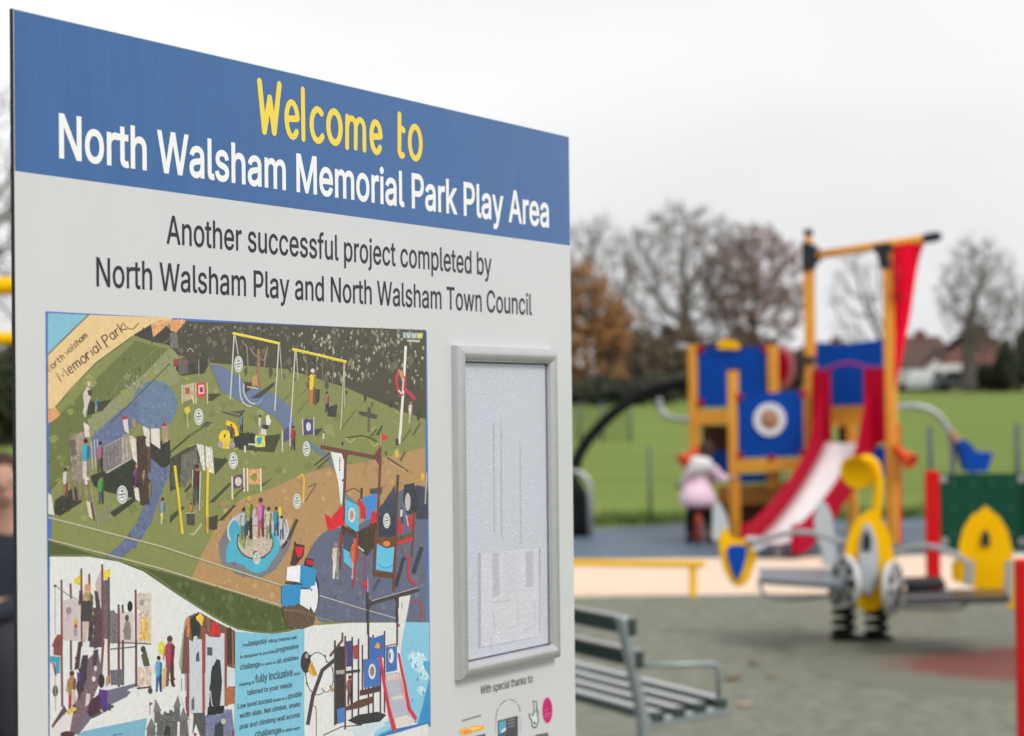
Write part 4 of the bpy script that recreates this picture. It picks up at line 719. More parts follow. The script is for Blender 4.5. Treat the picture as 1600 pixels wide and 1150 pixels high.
a.poly('H', (206, 204, 202), (952, 805), (1060, 785), (1030, 960), (990, 1150), (948, 1150)); a.line('H', (60, 58, 62), 6, (978, 850), (980, 960)); a.curve('H', (60, 58, 62), 6, (962, 960), (980, 972), (1000, 955)); a.line('H', (200, 196, 190), 5, (690, 840), (1130, 712))
a.line('M', dk, 14, (915, 0), (915, 340)); a.poly('M', (206, 204, 202), (925, 0), (1000, 0), (950, 300), (935, 370)); a.ell('M', (176, 40, 60), 930, 155, 9, 16, 8)
a.build('park_picture', m_print, sign)
CY = (60, 74, 84)
def small(s, x0, y0, x1, y1, cap, wt=.012):
    TX, TY, k = TILES['L']; text(s, (TX + x0 / k, TY + y0 / k), (TX + x1 / k, TY + y1 / k), (TX + x0 / k, TY + (y0 - cap) / k), CY, 'picture_lettering', wt=wt, n=a.top + .00006, rows=24)
for s in (('The', 105, 262, 165, 250, 30), ('bespoke', 170, 250, 350, 222, 52), ('viking themed unit', 365, 219, 650, 178, 34), ('is designed to provide', 85, 375, 430, 318, 30), ('progressive', 440, 316, 668, 272, 50),
          ('challenge', 85, 488, 285, 455, 54), ('to users of', 295, 450, 440, 425, 28), ('all abilities', 452, 425, 668, 383, 42), ('making it', 75, 652, 225, 626, 30), ('fully inclusive', 235, 620, 610, 548, 80), ('and', 622, 546, 684, 535, 30),
          ('tailored to your needs', 155, 742, 603, 658, 50), ('Low level access', 60, 880, 405, 810, 50), ('leads to a', 415, 808, 552, 780, 28), ('double', 562, 780, 700, 748, 52), ('width slide. Net climber, snake', 80, 972, 685, 850, 50),
          ('pole and climbing wall access', 80, 1082, 682, 955, 50), ('challenge', 235, 1160, 495, 1115, 62), ('to slide each', 500, 1112, 682, 1080, 30)): small(*s)
# sponsor marks under the frame
a = Art(.0003)
a.poly('N', (120, 120, 124), (172, 840), (410, 770), (412, 790), (176, 860)); a.poly('N', (226, 164, 50), (140, 960), (190, 940), (270, 930), (310, 905), (430, 910), (460, 880), (440, 960), (300, 990), (250, 1010), (140, 1000)); a.poly('N', (236, 200, 110), (150, 965), (270, 950), (300, 930), (420, 930), (300, 970)); a.poly('N', (226, 130, 50), (190, 970), (290, 950), (280, 1005), (200, 1020)); a.line('N', (226, 150, 90), 10, (140, 1035), (300, 1000)); a.poly('N', (60, 60, 110), (330, 1040), (460, 1010), (470, 1040))
a.build('sponsor_logo', m_print, sign, grain=False); a = Art(.0003)
arc = [(750 + 152 * math.cos(math.radians(t)), 790 + 205 * math.sin(math.radians(t)) - (math.cos(math.radians(t))) * 28) for t in range(178, 362, 8)]
for i in range(len(arc) - 1):
    if i % 6 != 5: a.line('N', (128, 128, 130), 13, arc[i], (arc[i][0] * .25 + arc[i + 1][0] * .75, arc[i][1] * .25 + arc[i + 1][1] * .75))
a.line('N', (150, 150, 152), 6, (598, 830), (590, 1000)); a.line('N', (150, 150, 152), 6, (900, 780), (905, 1000))
a.poly('N', (62, 58, 66), (620, 850), (870, 785), (872, 1045), (622, 1060)); a.poly('N', (80, 150, 178), (632, 865), (722, 842), (722, 1000), (634, 1030)); a.poly('N', (206, 214, 216), (660, 980), (720, 930), (722, 960), (670, 1010)); a.poly('N', (36, 90, 100), (634, 1020), (722, 975), (722, 1050), (634, 1056))
for y in (850, 890, 930): a.line('N', (130, 128, 130), 12, (745, y), (840 - (y % 40) * .6, y - 26))
a.build('sponsor_logo', m_print, sign, grain=False); a = Art(.0003)
a.poly('N', (54, 70, 70), (1055, 600), (1105, 600), (1115, 700), (1130, 740), (1130, 860), (1105, 930), (1075, 945), (1045, 920), (1040, 850), (1005, 790), (1015, 755), (1055, 780), (1075, 700)); a.poly('N', (206, 208, 206), (1068, 615), (1092, 615), (1100, 720), (1118, 770), (1116, 850), (1095, 915), (1075, 928), (1056, 905), (1052, 845), (1020, 790), (1025, 772), (1062, 800), (1085, 720))
a.ell('N', (50, 60, 60), 1080, 880, 15, 20, 10); a.line('N', (110, 124, 124), 10, (1090, 720), (1110, 800)); a.line('N', (130, 150, 150), 6, (1062, 690), (1100, 640))
a.build('sponsor_logo', m_print, sign, grain=False); a = Art(.0003)
a.ell('N', (226, 150, 186), 1240, 718, 66, 168, 26); a.ell('N', (178, 10, 92), 1240, 718, 62, 160, 26); a.line('N', (206, 90, 146), 12, (1205, 720), (1240, 708)); a.line('N', (200, 80, 140), 16, (1205, 770), (1275, 755)); a.line('N', (196, 70, 130), 14, (1210, 800), (1265, 790))
a.build('sponsor_logo', m_print, sign, grain=False); a = Art(.0003)
a.poly('N', (90, 90, 92), (1080, 1040), (1110, 1020), (1250, 995), (1256, 1050), (1080, 1056))
a.build('sponsor_logo', m_print, sign, grain=False)

# ------------------------------------------------------------------ silver snap frame with notice sheet
fu0, fu1, fv0, fv1 = .8155, 1.0885, .279, .6725; w = .0188; hgt = .0125
m_alu = mat('brushed aluminium', (.56, .563, .58), .24, .05, 40, .03, metal=.6, bscale=600, spec=.6)
prof = [(0, 0), (0, .004)] + [(w * (1 - math.cos(math.pi * i / 16)) / 2, .004 + (hgt - .004) * math.sin(math.pi * i / 16) ** .8) for i in range(1, 16)] + [(w, .004), (w, .0)]
b = MB(); cor = [(fu0, fv0, 1, 1), (fu1, fv0, -1, 1), (fu1, fv1, -1, -1), (fu0, fv1, 1, -1)]
fr = MB()
for i in range(4):
    b = MB(); vs = []
    for (u, v, du, dv) in (cor[i], cor[(i + 1) % 4]):
        g = .0002
        for (q, h) in prof: vs.append(bp(u + du * (q), v + dv * (q), h))
    k = len(prof)
    for j in range(k - 1): fr.add([vs[j], vs[j + 1], vs[k + j + 1], vs[k + j]], [(0, 1, 2, 3)], True)
frame = fr.build('poster_frame', m_alu, sign)
sgap = MB(); g_ = .0014; i0, i1, j0, j1 = fu0 + w, fu1 - w, fv0 + w, fv1 - w  # dark strip painting the shade in the gap around the recessed sheet
for q in (((i0, j0), (i1, j0), (i1 - g_, j0 + g_), (i0 + g_, j0 + g_)), ((i1, j0), (i1, j1), (i1 - g_, j1 - g_), (i1 - g_, j0 + g_)), ((i1, j1), (i0, j1), (i0 + g_, j1 - g_), (i1 - g_, j1 - g_)), ((i0, j1), (i0, j0), (i0 + g_, j0 + g_), (i0 + g_, j1 - g_))): sgap.add([bp(u, v, .0026) for u, v in q], [(0, 1, 2, 3)])
put(sgap.build('shadow_gap', mat('shadow_gap', (.06, .06, .065), .6), frame), frame)
su0, su1, sv0, sv1 = fu0 + w - .001, fu1 - w + .001, fv0 + w - .001, fv1 - w + .001
sb = MB(); sb.add([bp(su0, sv0, .0018), bp(su1, sv0, .0018), bp(su1, sv1, .0018), bp(su0, sv1, .0018)], [(0, 1, 2, 3)])
m_sheet = mat('damp clear cover', (.57, .585, .665), .26, .12, 260, .13, bscale=300, spec=.5, detail=6, stretch=(1, 1, 1.6))
sheet_o = sb.build('notice_sheet', m_sheet, frame); put(sheet_o, frame)
a = Art(.0022)
def gz(x, y): return 700 + x / 4.6, 820 + y / 4.6
TILES['S'] = (700, 820, 4.6)
hz = (186, 187, 196); hd = (170, 169, 178); he = (158, 158, 170)
a.poly('S', (192, 192, 200), (225, 205), (640, 165), (650, 800), (225, 880)); a.poly('S', hd, (305, 205), (352, 200), (360, 500), (310, 530)); a.poly('S', hd, (545, 190), (600, 185), (600, 440), (550, 455)); a.poly('S', hz, (385, 200), (470, 195), (470, 480), (400, 500)); a.line('S', he, 7, (212, 200), (214, 890)); a.line('S', hd, 9, (300, 560), (430, 542)); a.line('S', hd, 5, (490, 535), (490, 720)); a.line('S', hd, 7, (310, 620), (330, 750)); a.line('S', he, 6, (650, 160), (645, 780)); a.line('S', hd, 9, (530, 770), (610, 725)); a.line('S', hd, 5, (610, 550), (608, 700)); a.line('S', hd, 6, (400, 745), (470, 732)); a.line('S', hd, 8, (295, 800), (295, 880)); a.line('S', hz, 6, (480, 200), (484, 520))
a.line('X', (180, 180, 190), 2.2, (770, 660), (771, 830)); a.line('X', (182, 182, 192), 5, (783, 655), (784, 840)); a.line('X', (182, 183, 193), 3, (812, 690), (813, 850))
a.build('notice_print', grain=False, material= mat('faded print', (.5, .5, .5), .3, .05, 90, .16, bscale=240, attr=True, spec=.5), parent=frame)
# rain drops standing on the cover, frame and panel
dr = MB(); R = random.Random(11)
def drop(u, v, n, r):
    c = bp(u, v, n); vs = []; st = R.uniform(1, 1.5)
    for (q, h) in ((1, 0), (.8, .45), (.4, .72)):
        for j in range(7):
            t = 2 * math.pi * j / 7; vs.append(c + BU * (q * r * math.cos(t)) + BV * (q * r * st * math.sin(t)) + BN * (h * r * .8))
    vs.append(c + BN * r * .66); k = len(vs) - 1
    dr.add(vs, [(i * 7 + j, i * 7 + (j + 1) % 7, (i + 1) * 7 + (j + 1) % 7, (i + 1) * 7 + j) for i in range(2) for j in range(7)] + [(14 + j, 14 + (j + 1) % 7, k) for j in range(7)], True)
for _ in range(900): drop(R.uniform(su0 + .004, su1 - .004), R.uniform(sv0 + .004, sv1 - .004), .0024, R.uniform(.0004, .0009) * (1.5 if R.random() < .05 else 1))
for _ in range(70): drop(R.uniform(fu0 + .03, fu1 - .02), fv0 + w - R.uniform(.001, .007), R.uniform(.003, .008), R.uniform(.0006, .0011))
for _ in range(40): drop(fu1 - w + R.uniform(.004, .012), R.uniform(fv0, fv1), .0105, R.uniform(.0006, .0011))
for _ in range(350): drop(R.uniform(.02, BW - .01), R.uniform(.15, .75), .0001, R.uniform(.0003, .0006))
mw = mat('water drop', (.85, .88, .92), .04, spec=.8); mw.node_tree.nodes['Principled BSDF'].inputs['Transmission Weight'].default_value = .5; mw.node_tree.nodes['Principled BSDF'].inputs['IOR'].default_value = 1.33
tag(dr.build('water_drops', mw, sign, raw=True), kind='stuff')

# ================================================================== play ship
m_wood = mat('amber stained timber', (.74, .33, .045), .55, .13, 5, .1, stretch=(6, 6, 1), spec=.15)
m_cap = mat('dark grey cap', (.03, .034, .042), .5, spec=.08)
m_bluep = mat('blue panel', (.002, .06, .36), .5, .05, 6, spec=.1)
m_redp = mat('crimson plastic', (.36, .002, .02), .55, .05, 6, spec=.05)
m_sail = mat('red sail cloth', (.78, .003, .03), .5, .06, 5, .05, spec=.08)
m_white = mat('white plastic', (.75, .76, .78), .4)
m_steel = mat('slide steel', (.86, .84, .85), .3, .04, 5, metal=.25, spec=.4)
m_grey = mat('grey tube', (.4, .42, .42), .4, .1, 10, metal=.4)
m_ltgrey = mat('light grey panel', (.48, .52, .55), .4, .05, 8)
m_brown = mat('brown board', (.07, .025, .012), .6, .2, 8)
m_brown2 = mat('ochre board', (.38, .17, .035), .6, .2, 8, stretch=(1, 1, 6))
m_black = mat('black rubber', (.012, .013, .014), .55, .2, 20, spec=.06)
m_orange = mat('orange plastic', (.7, .085, .02), .4, .06, 8)
m_yel = mat('yellow plastic', (.92, .5, .002), .5, .04, 6, spec=.06)
E3 = Vector((.9, -.43, 0)).normalized(); B3 = Vector((.43, .9, 0)).normalized()
P0 = Vector((2.08, 22.65, 0))
ship = thing('climbing_ship', P0 + E3 * .7, 'amber timber play ship with blue panels, tall mast, red sail and slide', 'play ship')
def S(px, py, d=0.0): return onplane(px, py, P0 + B3 * d, B3)
def post(px, ytop, d, r=.045, cap=True, ybot=None, name='post'):
    tp = S(px, ytop, d); b = MB(); b.box((tp.x, tp.y, tp.z / 2), (r * 2, r * 2, tp.z), (E3, B3, Z3), .012); b.build(name, m_wood, ship)
    if cap:
        b = MB(); b.box((tp.x, tp.y, tp.z + .012), (r * 2.1, r * 2.1, .03), (E3, B3, Z3), .01); return b.build('post_cap', m_cap, ship)
def panel(name, pix, d, m_, th=.022, parent=None):
    b = MB(); b.prism([S(x, y, d) for x, y in pix], B3 * th); return b.build(name, m_, parent or ship)
post(1145, 579, 0); post(1263.5, 385, .15, name='mast', cap=False); post(1388.5, 392, 0, .05, False, name='mast')
post(1083, 538, .9); post(1207, 538, .9); post(1262, 600, 1.1); post(1105, 640, 1.8, cap=False); post(1330, 640, 1.1)
# mast head, joints and yard
q = S(1263.5, 385, .15); b = MB(); b.tube([q, S(1263, 366, .15)], .036, 10); b.build('mast', m_wood, ship)
b = MB(); b.tube([S(1263, 368, .15), S(1263, 358, .15)], .044, 10); b.build('mast_cap', m_cap, ship)
y0, y1 = S(1262, 401, .15), S(1452, 371.5, -.1)
b = MB(); b.tube([y0, y1], .039, 12); b.build('yard', m_wood, ship)
b = MB(); b.tube([S(1448, 372, -.1), S(1464, 369.5, -.1)], .046, 12, rnd=True); b.build('yard_cap', m_cap, ship)
panel('mast_joint', [(1255, 378), (1271, 382), (1281, 392), (1282, 405), (1274, 412), (1270, 424), (1256, 424)], .15, m_cap, .115)
panel('mast_joint', [(1366, 383), (1398, 378), (1398, 391), (1391, 398), (1396, 420), (1378, 420), (1374, 400), (1367, 391)], 0, m_cap, .125)
panel('mast_joint', [(1253.5, 557), (1271, 557), (1271, 568), (1253.5, 568)], .1, m_cap, .13)
# sail: a gently bellied sheet with a stitched emblem
b = MB(); n = 14; vs = []
for i in range(n + 1):
    t = i / n; py = 385 + (612 - 385) * t; xl = 1394 + 3 * t; xr = 1446 - 47 * (t ** .72) + 3.5 * math.sin(t * 3.1)
    for j in range(7):
        s = j / 6; pp = S(xl + (xr - xl) * s, py - 8 * s * (1 - t), -.02); vs.append(pp - B3 * (.09 * math.sin(s * 3.1) * (1 - t) + .02 * math.sin(9 * t)))
vs2 = [v + B3 * .008 for v in vs]; k = len(vs)
fs = [(i * 7 + j, i * 7 + j + 1, (i + 1) * 7 + j + 1, (i + 1) * 7 + j) for i in range(n) for j in range(6)]
b.add(vs, fs, True); b.add(vs2, [f[::-1] for f in fs], True)
sail = b.build('sail', m_sail, ship, raw=True)
b = MB(); mid = [vs[i * 7 + 2] - B3 * .012 for i in range(2, 6)]
b.tube(mid, .012, 6); e = vs[5 * 7 + 2] - B3 * .014; b.tube([e - E3 * .08 + Z3 * .03, e - E3 * .04 - Z3 * .01, e - Z3 * .02, e + E3 * .04 - Z3 * .01, e + E3 * .08 + Z3 * .03], .011, 6); e = vs[3 * 7 + 2] - B3 * .014; b.tube([e - E3 * .06, e + E3 * .06], .01, 6)
put(b.build('anchor_emblem', mat('emblem', (.5, .02, .03), .5), sail), sail)
# cabin panels between the masts
panel('blue_panel', [(1270, 538), (1285, 535), (1310, 538), (1330, 537), (1352, 533), (1380, 530), (1380, 577), (1270, 580)], .55, m_bluep)
panel('blue_panel', [(1294, 580), (1352, 578), (1352, 633), (1296, 634)], .5, m_bluep)
hood = [S(1270, 577, -.02), S(1292, 576, -.02), S(1308, 570, -.02), S(1325, 567, -.02), S(1342, 570, -.02), S(1358, 575, -.02), S(1382, 574, -.02)]
b = MB(); b.tube(spline(hood, 4), .014, 8); b.build('slide_hood_bar', mat('plum tube', (.3, .03, .16), .4), ship)
panel('plank', [(1290, 634), (1355, 631), (1355, 658), (1290, 660)], .7, m_wood, .04)
panel('plank', [(1270, 655), (1392, 652), (1392, 664), (1270, 667)], 1.1, m_wood, .04)
panel('blue_panel', [(1340, 700), (1384, 697), (1384, 745), (1340, 748)], .6, m_bluep)
panel('brown_panel', [(1310, 662), (1326, 662), (1326, 692), (1310, 692)], 1.15, m_brown)
# left tower
panel('blue_panel', [(1091, 541), (1100, 543), (1140, 544), (1180, 542), (1198, 541), (1198, 634), (1091, 637)], .9, m_bluep)
for x, y in ((1094, 545), (1196, 545), (1094, 630), (1196, 629)):
    b = MB(); b.box(S(x, y, .875), (.07, .03, .07), (E3, B3, Z3), .01); b.build('panel_clamp', m_redp, ship)
panel('gold_emblem', [(1122, 545), (1124, 534), (1131, 530), (1142, 532), (1150, 534), (1156, 541), (1154, 546), (1140, 545)], .87, m_yel, .04)
panel('plank', [(1090, 641), (1200, 639), (1200, 660), (1090, 663)], .9, m_wood, .05)
b = MB(); pl = [S(1076, 648, .9), S(1200, 646, .9)]; b.add([*pl, pl[1] + B3 * .9, pl[0] + B3 * .9, *[p - Z3 * .04 for p in (*pl, pl[1] + B3 * .9, pl[0] + B3 * .9)]], [(0, 1, 2, 3), (7, 6, 5, 4), (0, 4, 5, 1), (1, 5, 6, 2), (2, 6, 7, 3), (3, 7, 4, 0)]); b.build('platform', m_wood, ship)
panel('brown_panel', [(1098, 664), (1140, 664), (1140, 706), (1098, 706)], 1.5, m_brown)
panel('blue_panel', [(1100, 704), (1140, 704), (1140, 752), (1100, 752)], 1.45, m_bluep)
# porthole front
pan = panel('porthole_panel', [(1153, 617), (1170, 614), (1200, 614), (1228, 612), (1254, 609), (1256, 713), (1153, 716)], 0, m_bluep)
c = S(1203, 655.5, -.02); b = MB(); b.ring(c, E3 * 1, Z3 * 1, .095, .155, B3 * .03, 32); put(b.build('porthole_rim', m_white, pan), pan)
b = MB(); b.lathe(c + B3 * .004, -B3, [(0.0, .03), (.05, .028), (.08, .018), (.096, 0)], 24); put(b.build('porthole_bubble', mat('tan bubble', (.42, .22, .13), .25), pan), pan)
for x, y in ((1155, 620), (1254, 615), (1156, 712), (1254, 708), (1205, 716)):
    b = MB(); b.box(S(x, y, -.03), (.06, .03, .06), (E3, B3, Z3), .01); b.build('panel_clamp', m_redp, ship)
panel('plank', [(1152, 718), (1262, 715), (1262, 734), (1152, 738)], -.01, m_wood, .05)
panel('blue_panel', [(1153, 741), (1200, 739), (1200, 753), (1153, 755)], .7, m_bluep)
b = MB(); pl = [S(1146, 724, 0), S(1262, 722, 0)]; b.add([*pl, pl[1] + B3 * .9, pl[0] + B3 * .9, *[p - Z3 * .04 for p in (*pl, pl[1] + B3 * .9, pl[0] + B3 * .9)]], [(0, 1, 2, 3), (7, 6, 5, 4), (0, 4, 5, 1), (1, 5, 6, 2), (2, 6, 7, 3), (3, 7, 4, 0)]); b.build('platform', m_wood, ship)
panel('hull_board', [(1120, 760), (1262, 752), (1262, 786), (1122, 790)], .5, m_brown2, .03)
panel('hull_board', [(1118, 788), (1262, 784), (1258, 832), (1156, 838), (1120, 828)], .7, m_brown, .03)
panel('plank', [(1200, 738), (1218, 737), (1218, 762), (1200, 763)], .3, m_wood, .05)
b = MB(); b.prism([S(1240, 547 + 0, 1.4) if False else S(1209, 541, 1.4), S(1226, 541, 1.4), S(1238, 552, 1.4), S(1242, 575, 1.4), S(1237, 596, 1.4), S(1225, 606, 1.4), S(1209, 607, 1.4)], B3 * .03); ro = b.build('round_panel', mat('pink rim', (.5, .16, .18), .4), ship)
b = MB(); b.prism([S(1209, 549, 1.36), S(1223, 549, 1.36), S(1231, 560, 1.36), S(1233, 575, 1.36), S(1229, 590, 1.36), S(1221, 598, 1.36), S(1209, 598, 1.36)], B3 * .03); put(b.build('round_panel_centre', m_redp, ro), ro)
# slide
tl, tr = S(1268, 640, -.02), S(1388, 636, -.02)
s0 = S(1322, 690, -.1); s1 = ground(1208, 846, .15)
dirn = (s1 - s0); dh = Vector((dirn.x, dirn.y, 0)).normalized(); sx = Vector((-dh.y, dh.x, 0)); sx = -sx if sx.x < 0 else sx
LN = Vector((dirn.x, dirn.y, 0)).length; cen = []
for i in range(19):
    t = i / 18 * 1.06; z = s0.z + (s1.z - s0.z) * min(1.0, 1.02 * (1 - (1 - min(t, 1)) ** 1.35 * (1 - .25 * t * (1 - t))))
    cen.append(Vector((s0.x, s0.y, 0)) + dh * (LN * t) + Z3 * max(z, .13))
hw = .2
b = MB(); vs = []
for c in cen: vs += [c - sx * hw, c - sx * hw * .6 - Z3 * .015, c + sx * hw * .6 - Z3 * .015, c + sx * hw, c + sx * hw - Z3 * .03, c - sx * hw - Z3 * .03]
k = len(cen); b.add(vs, [(i * 6 + j, i * 6 + (j + 1) % 6, (i + 1) * 6 + (j + 1) % 6, (i + 1) * 6 + j) for i in range(k - 1) for j in range(6)], True); b.build('slide_bed', m_steel, ship)
for sg in (-1, 1):
    b = MB(); vs = []
    for i, c in enumerate(cen):
        h = .15 if i > 2 else .15 + .1 * (3 - i); o = c + sx * sg * (hw + .005)
        vs += [o - Z3 * .09, o + Z3 * h, o + sx * sg * .05 + Z3 * h, o + sx * sg * .05 - Z3 * .09]
    b.add(vs, [(i * 4 + j, i * 4 + (j + 1) % 4, (i + 1) * 4 + (j + 1) % 4, (i + 1) * 4 + j) for i in range(k - 1) for j in range(4)] + [(0, 1, 2, 3), (k * 4 - 1, k * 4 - 2, k * 4 - 3, k * 4 - 4)]); b.build('slide_rail', m_redp, ship)
panel('slide_entry_side', [(1270, 580), (1296, 580), (1297, 650), (1299, 690), (1284, 705), (1270, 720)], -.03, m_redp, .06)
panel('slide_entry_side', [(1351, 577), (1383, 577), (1385, 690), (1372, 694), (1345, 730), (1332, 742), (1340, 690), (1352, 655)], -.03, m_redp, .06)
b = MB(); b.bar(cen[-3] - Z3 * .05, Vector((cen[-3].x, cen[-3].y, 0)), .06, .06); b.build('slide_foot', m_grey, ship)
b = MB(); e = S(1402, 700, .05); b.box((e.x, e.y, .55), (.05, .05, 1.1), (E3, B3, Z3), .01); b.build('red_post', mat('red post', (.62, .008, .01), .45, spec=.1), ship)
# speaking funnels
for (a0, a1) in (((1100, 699, .85), (1064, 722, .7)), ((1393, 696, 0), (1424, 722, -.1))):
    p, q = S(*a0), S(*a1); ax = (q - p); ln = ax.length
    b = MB(); b.lathe(p, ax, [(0, 0), (.04, 0), (.045, ln * .5), (.06, ln * .75), (.085, ln), (.07, ln), (.045, ln * .78), (0, ln * .7)], 14); b.build('speaking_funnel', m_orange, ship)
# climbing arch, tubes
arch = [S(1100, 598, 1.0), S(1060, 600, 1.0), S(1030, 606, 1.0), S(1000, 617, .95), S(965, 640, .9), S(935, 668, .85), S(912, 697, .8), S(899, 725, .75)]
ft = S(899, 725, .75); arch += [Vector((ft.x - .06, ft.y, ft.z * .6)), Vector((ft.x - .08, ft.y, 0))]
b = MB(); b.tube(spline(arch, 5), [.05 + .012 * i / 45 for i in range(46)], 12); b.build('climbing_arch', m_black, ship)
b = MB(); o = ground(903, 838); b.tube([o + Z3 * .0, o + Z3 * .12 + E3 * .01, o + Z3 * .4 + E3 * .01, o + Z3 * .56], [.13, .12, .1, .03], 12); b.build('arch_foot', m_black, ship)
b = MB(); b.tube(spline([S(1030, 622, 1.6), S(1032, 638, 1.6), S(1042, 650, 1.6), S(1060, 655, 1.6), S(1082, 655, 1.6)], 4), .03, 8); b.build('grab_bar', m_grey, ship)
b = MB(); b.tube([S(1058, 542, 1.0), S(1082, 543, 1.0)], .035, 8); b.build('grab_bar', m_grey, ship)

# grey hoop at the foot of the arch
o0, o1 = ground(903, 842), ground(923, 840); hz_ = 1.6 - (738 - 584) * o1.y / FPX
rail = thing('grab_hoop', (o0 + o1) / 2, 'grey steel hoop standing in blue rubber beside the black arch foot', 'hoop')
b = MB(); o0 = o1 - Vector((.42, -.05, 0)); b.tube([o0, o0 + Z3 * (hz_ - .16)] + spline([o0 + Z3 * (hz_ - .1), o0 + Z3 * hz_ + (o1 - o0) * .25, o1 + Z3 * hz_ - (o1 - o0) * .25, o1 + Z3 * (hz_ - .1)], 5) + [o1 + Z3 * (hz_ - .2), o1], .027, 10); b.build('hoop', m_grey, rail)

# bucket spinner right of the ship
pb = ground(1478, 835); sp = thing('bucket_spinner', pb, 'blue bucket seat hung from a curved grey pole behind the green panel', 'spinner')
Y = pb.y; pts = [(1395, 640), (1420, 634), (1445, 637), (1465, 648), (1480, 668), (1487, 692), (1488, 720), (1487, 760), (1485, 830)]
b = MB(); b.tube([ (at(1400, 700, Y + .3).xy.to_3d()), at(1397, 660, Y + .3)] + spline([at(x, y, Y) for x, y in pts], 4), .03, 10); b.build('curved_pole', m_grey, sp)
b = MB(); c0 = at(1519, 735, Y - .1); cz = FPX / Y
b.prism([at(x, y, Y - .1) for x, y in ((1494, 690), (1503, 686), (1513, 694), (1522, 706), (1545, 706), (1545, 716), (1537, 736), (1508, 736), (1500, 715))], Vector((0, .32, 0))); b.build('bucket_seat', m_bluep, sp)
b = MB(); b.tube([at(1520, 738, Y), Vector((c0.x, Y, .02))], .04, 10); b.build('spindle', m_grey, sp)
b = MB(); b.tube([at(1487, 676, Y), at(1496, 690, Y - .1)], .035, 8, rnd=True); b.build('hinge', mat('copper hinge', (.4, .2, .14), .5), sp)

# ================================================================== spring rocker
rk = thing('spring_rocker', ground(1347, 1000), 'four-seat spring rocker with yellow shields, grey rails and cartwheel discs', 'spring rocker')
YR = 14.1
def R_(px, py, Y=YR): return at(px, py, Y)
def rpanel(name, pix, Y, m_, th=.025, tilt_=0.0, parent=None):
    """upright panel at depth Y, turned by tilt_ about its own middle"""
    P = [R_(x, y, Y) for x, y in pix]; c = sum(P, Vector()) / len(P); n = Vector((math.sin(tilt_), -math.cos(tilt_), 0))
    Q = []
    for x, y in pix: Q.append(onplane(x, y, c, n))
    b = MB(); b.prism(Q, n * th); return b.build(name, m_, parent or rk)
cp = rpanel('centre_shield', [(1359, 796), (1372, 804), (1384, 822), (1392, 845), (1396, 870), (1393, 900), (1384, 930), (1376, 950), (1356, 956), (1341, 950), (1332, 930), (1324, 900), (1320, 870), (1324, 842), (1334, 820), (1347, 804)], YR - .1, m_yel, .03)
put(rpanel('drop_shape', [(1354, 815), (1362, 824), (1369, 845), (1372, 870), (1371, 900), (1365, 922), (1357, 931), (1349, 924), (1343, 902), (1341, 872), (1344, 845), (1349, 824)], YR - .13, m_ltgrey, .02, 0, cp), cp)
put(rpanel('drop_hole', [(1354, 826), (1361, 840), (1361, 860), (1347, 860), (1348, 840)], YR - .145, m_cap, .012, 0, cp), cp)
ls = rpanel('shield', [(1131, 824), (1145, 842), (1160, 843), (1172, 843), (1180, 852), (1180, 872), (1172, 898), (1163, 913), (1153, 917), (1143, 910), (1132, 890), (1125, 862), (1124, 842)], 14.4, m_yel, .035, .25)
put(rpanel('shield_inset', [(1140, 853), (1150, 851), (1165, 852), (1166, 868), (1161, 888), (1152, 908), (1144, 892), (1137, 870), (1136, 858)], 14.37, m_bluep, .02, .25, ls), ls)
ra = rpanel('arch_back', [(1540, 790), (1549, 798), (1562, 808), (1574, 828), (1581, 855), (1584, 880), (1586, 952), (1573, 948), (1560, 924), (1535, 924), (1512, 914), (1488, 906), (1487, 880), (1498, 872), (1499, 850), (1505, 826), (1518, 806), (1530, 799)], 13.7, m_yel, .035, -.15)
put(rpanel('arch_hole', [(1540, 826), (1546, 836), (1547, 853), (1533, 853), (1534, 836)], 13.67, m_cap, .012, -.15, ra), ra)
rpanel('seat_upright', [(1509, 877), (1521, 875), (1520, 914), (1507, 914)], 13.6, m_grey, .05); rpanel('seat_upright', [(1571, 877), (1581, 875), (1580, 940), (1569, 944)], 13.5, m_grey, .05)
# fin panels on the far side
rpanel('fin', [(1113, 843), (1114, 800), (1117, 780), (1124, 787), (1132, 800), (1138, 822), (1136, 838), (1128, 845)], 15.0, m_ltgrey, .03, .2)
rpanel('fin', [(1283, 781), (1291, 787), (1299, 805), (1303, 838), (1306, 870), (1300, 884), (1286, 884), (1284, 858), (1276, 840), (1272, 815), (1276, 792)], 14.7, m_ltgrey, .03, .1)
# seats
def slab(name, pix, z0, z1, m_, th=.03):
    b = MB(); P = []
    for (x, y), z in zip(pix, z0): P.append(ground(x, y, z))
    b.add(P + [p - Z3 * th for p in P], [(0, 1, 2, 3), (7, 6, 5, 4), (0, 4, 5, 1), (1, 5, 6, 2), (2, 6, 7, 3), (3, 7, 4, 0)]); return b.build(name, m_, rk)
m_seat = mat('grey seat board', (.12, .14, .165), .3, .2, 9, spec=.4)
slab('seat', [(1186, 888), (1312, 888), (1318, 914), (1190, 905)], (.41,) * 4, 0, m_seat, .028)
slab('seat', [(1235, 896), (1316, 886), (1324, 905), (1262, 908)], (.39,) * 4, 0, m_seat, .028)
slab('seat', [(1412, 902), (1470, 900), (1478, 912), (1416, 914)], (.385,) * 4, 0, m_black, .03)
slab('seat', [(1412, 922), (1568, 920), (1578, 932), (1414, 936)], (.345,) * 4, 0, mat('wet black seat', (.05, .052, .055), .3, .2, 9), .035)
def rtube(name, pts, r, m_): b = MB(); b.tube(spline([R_(*p) for p in pts], 5), r, 9); return b.build(name, m_, rk)
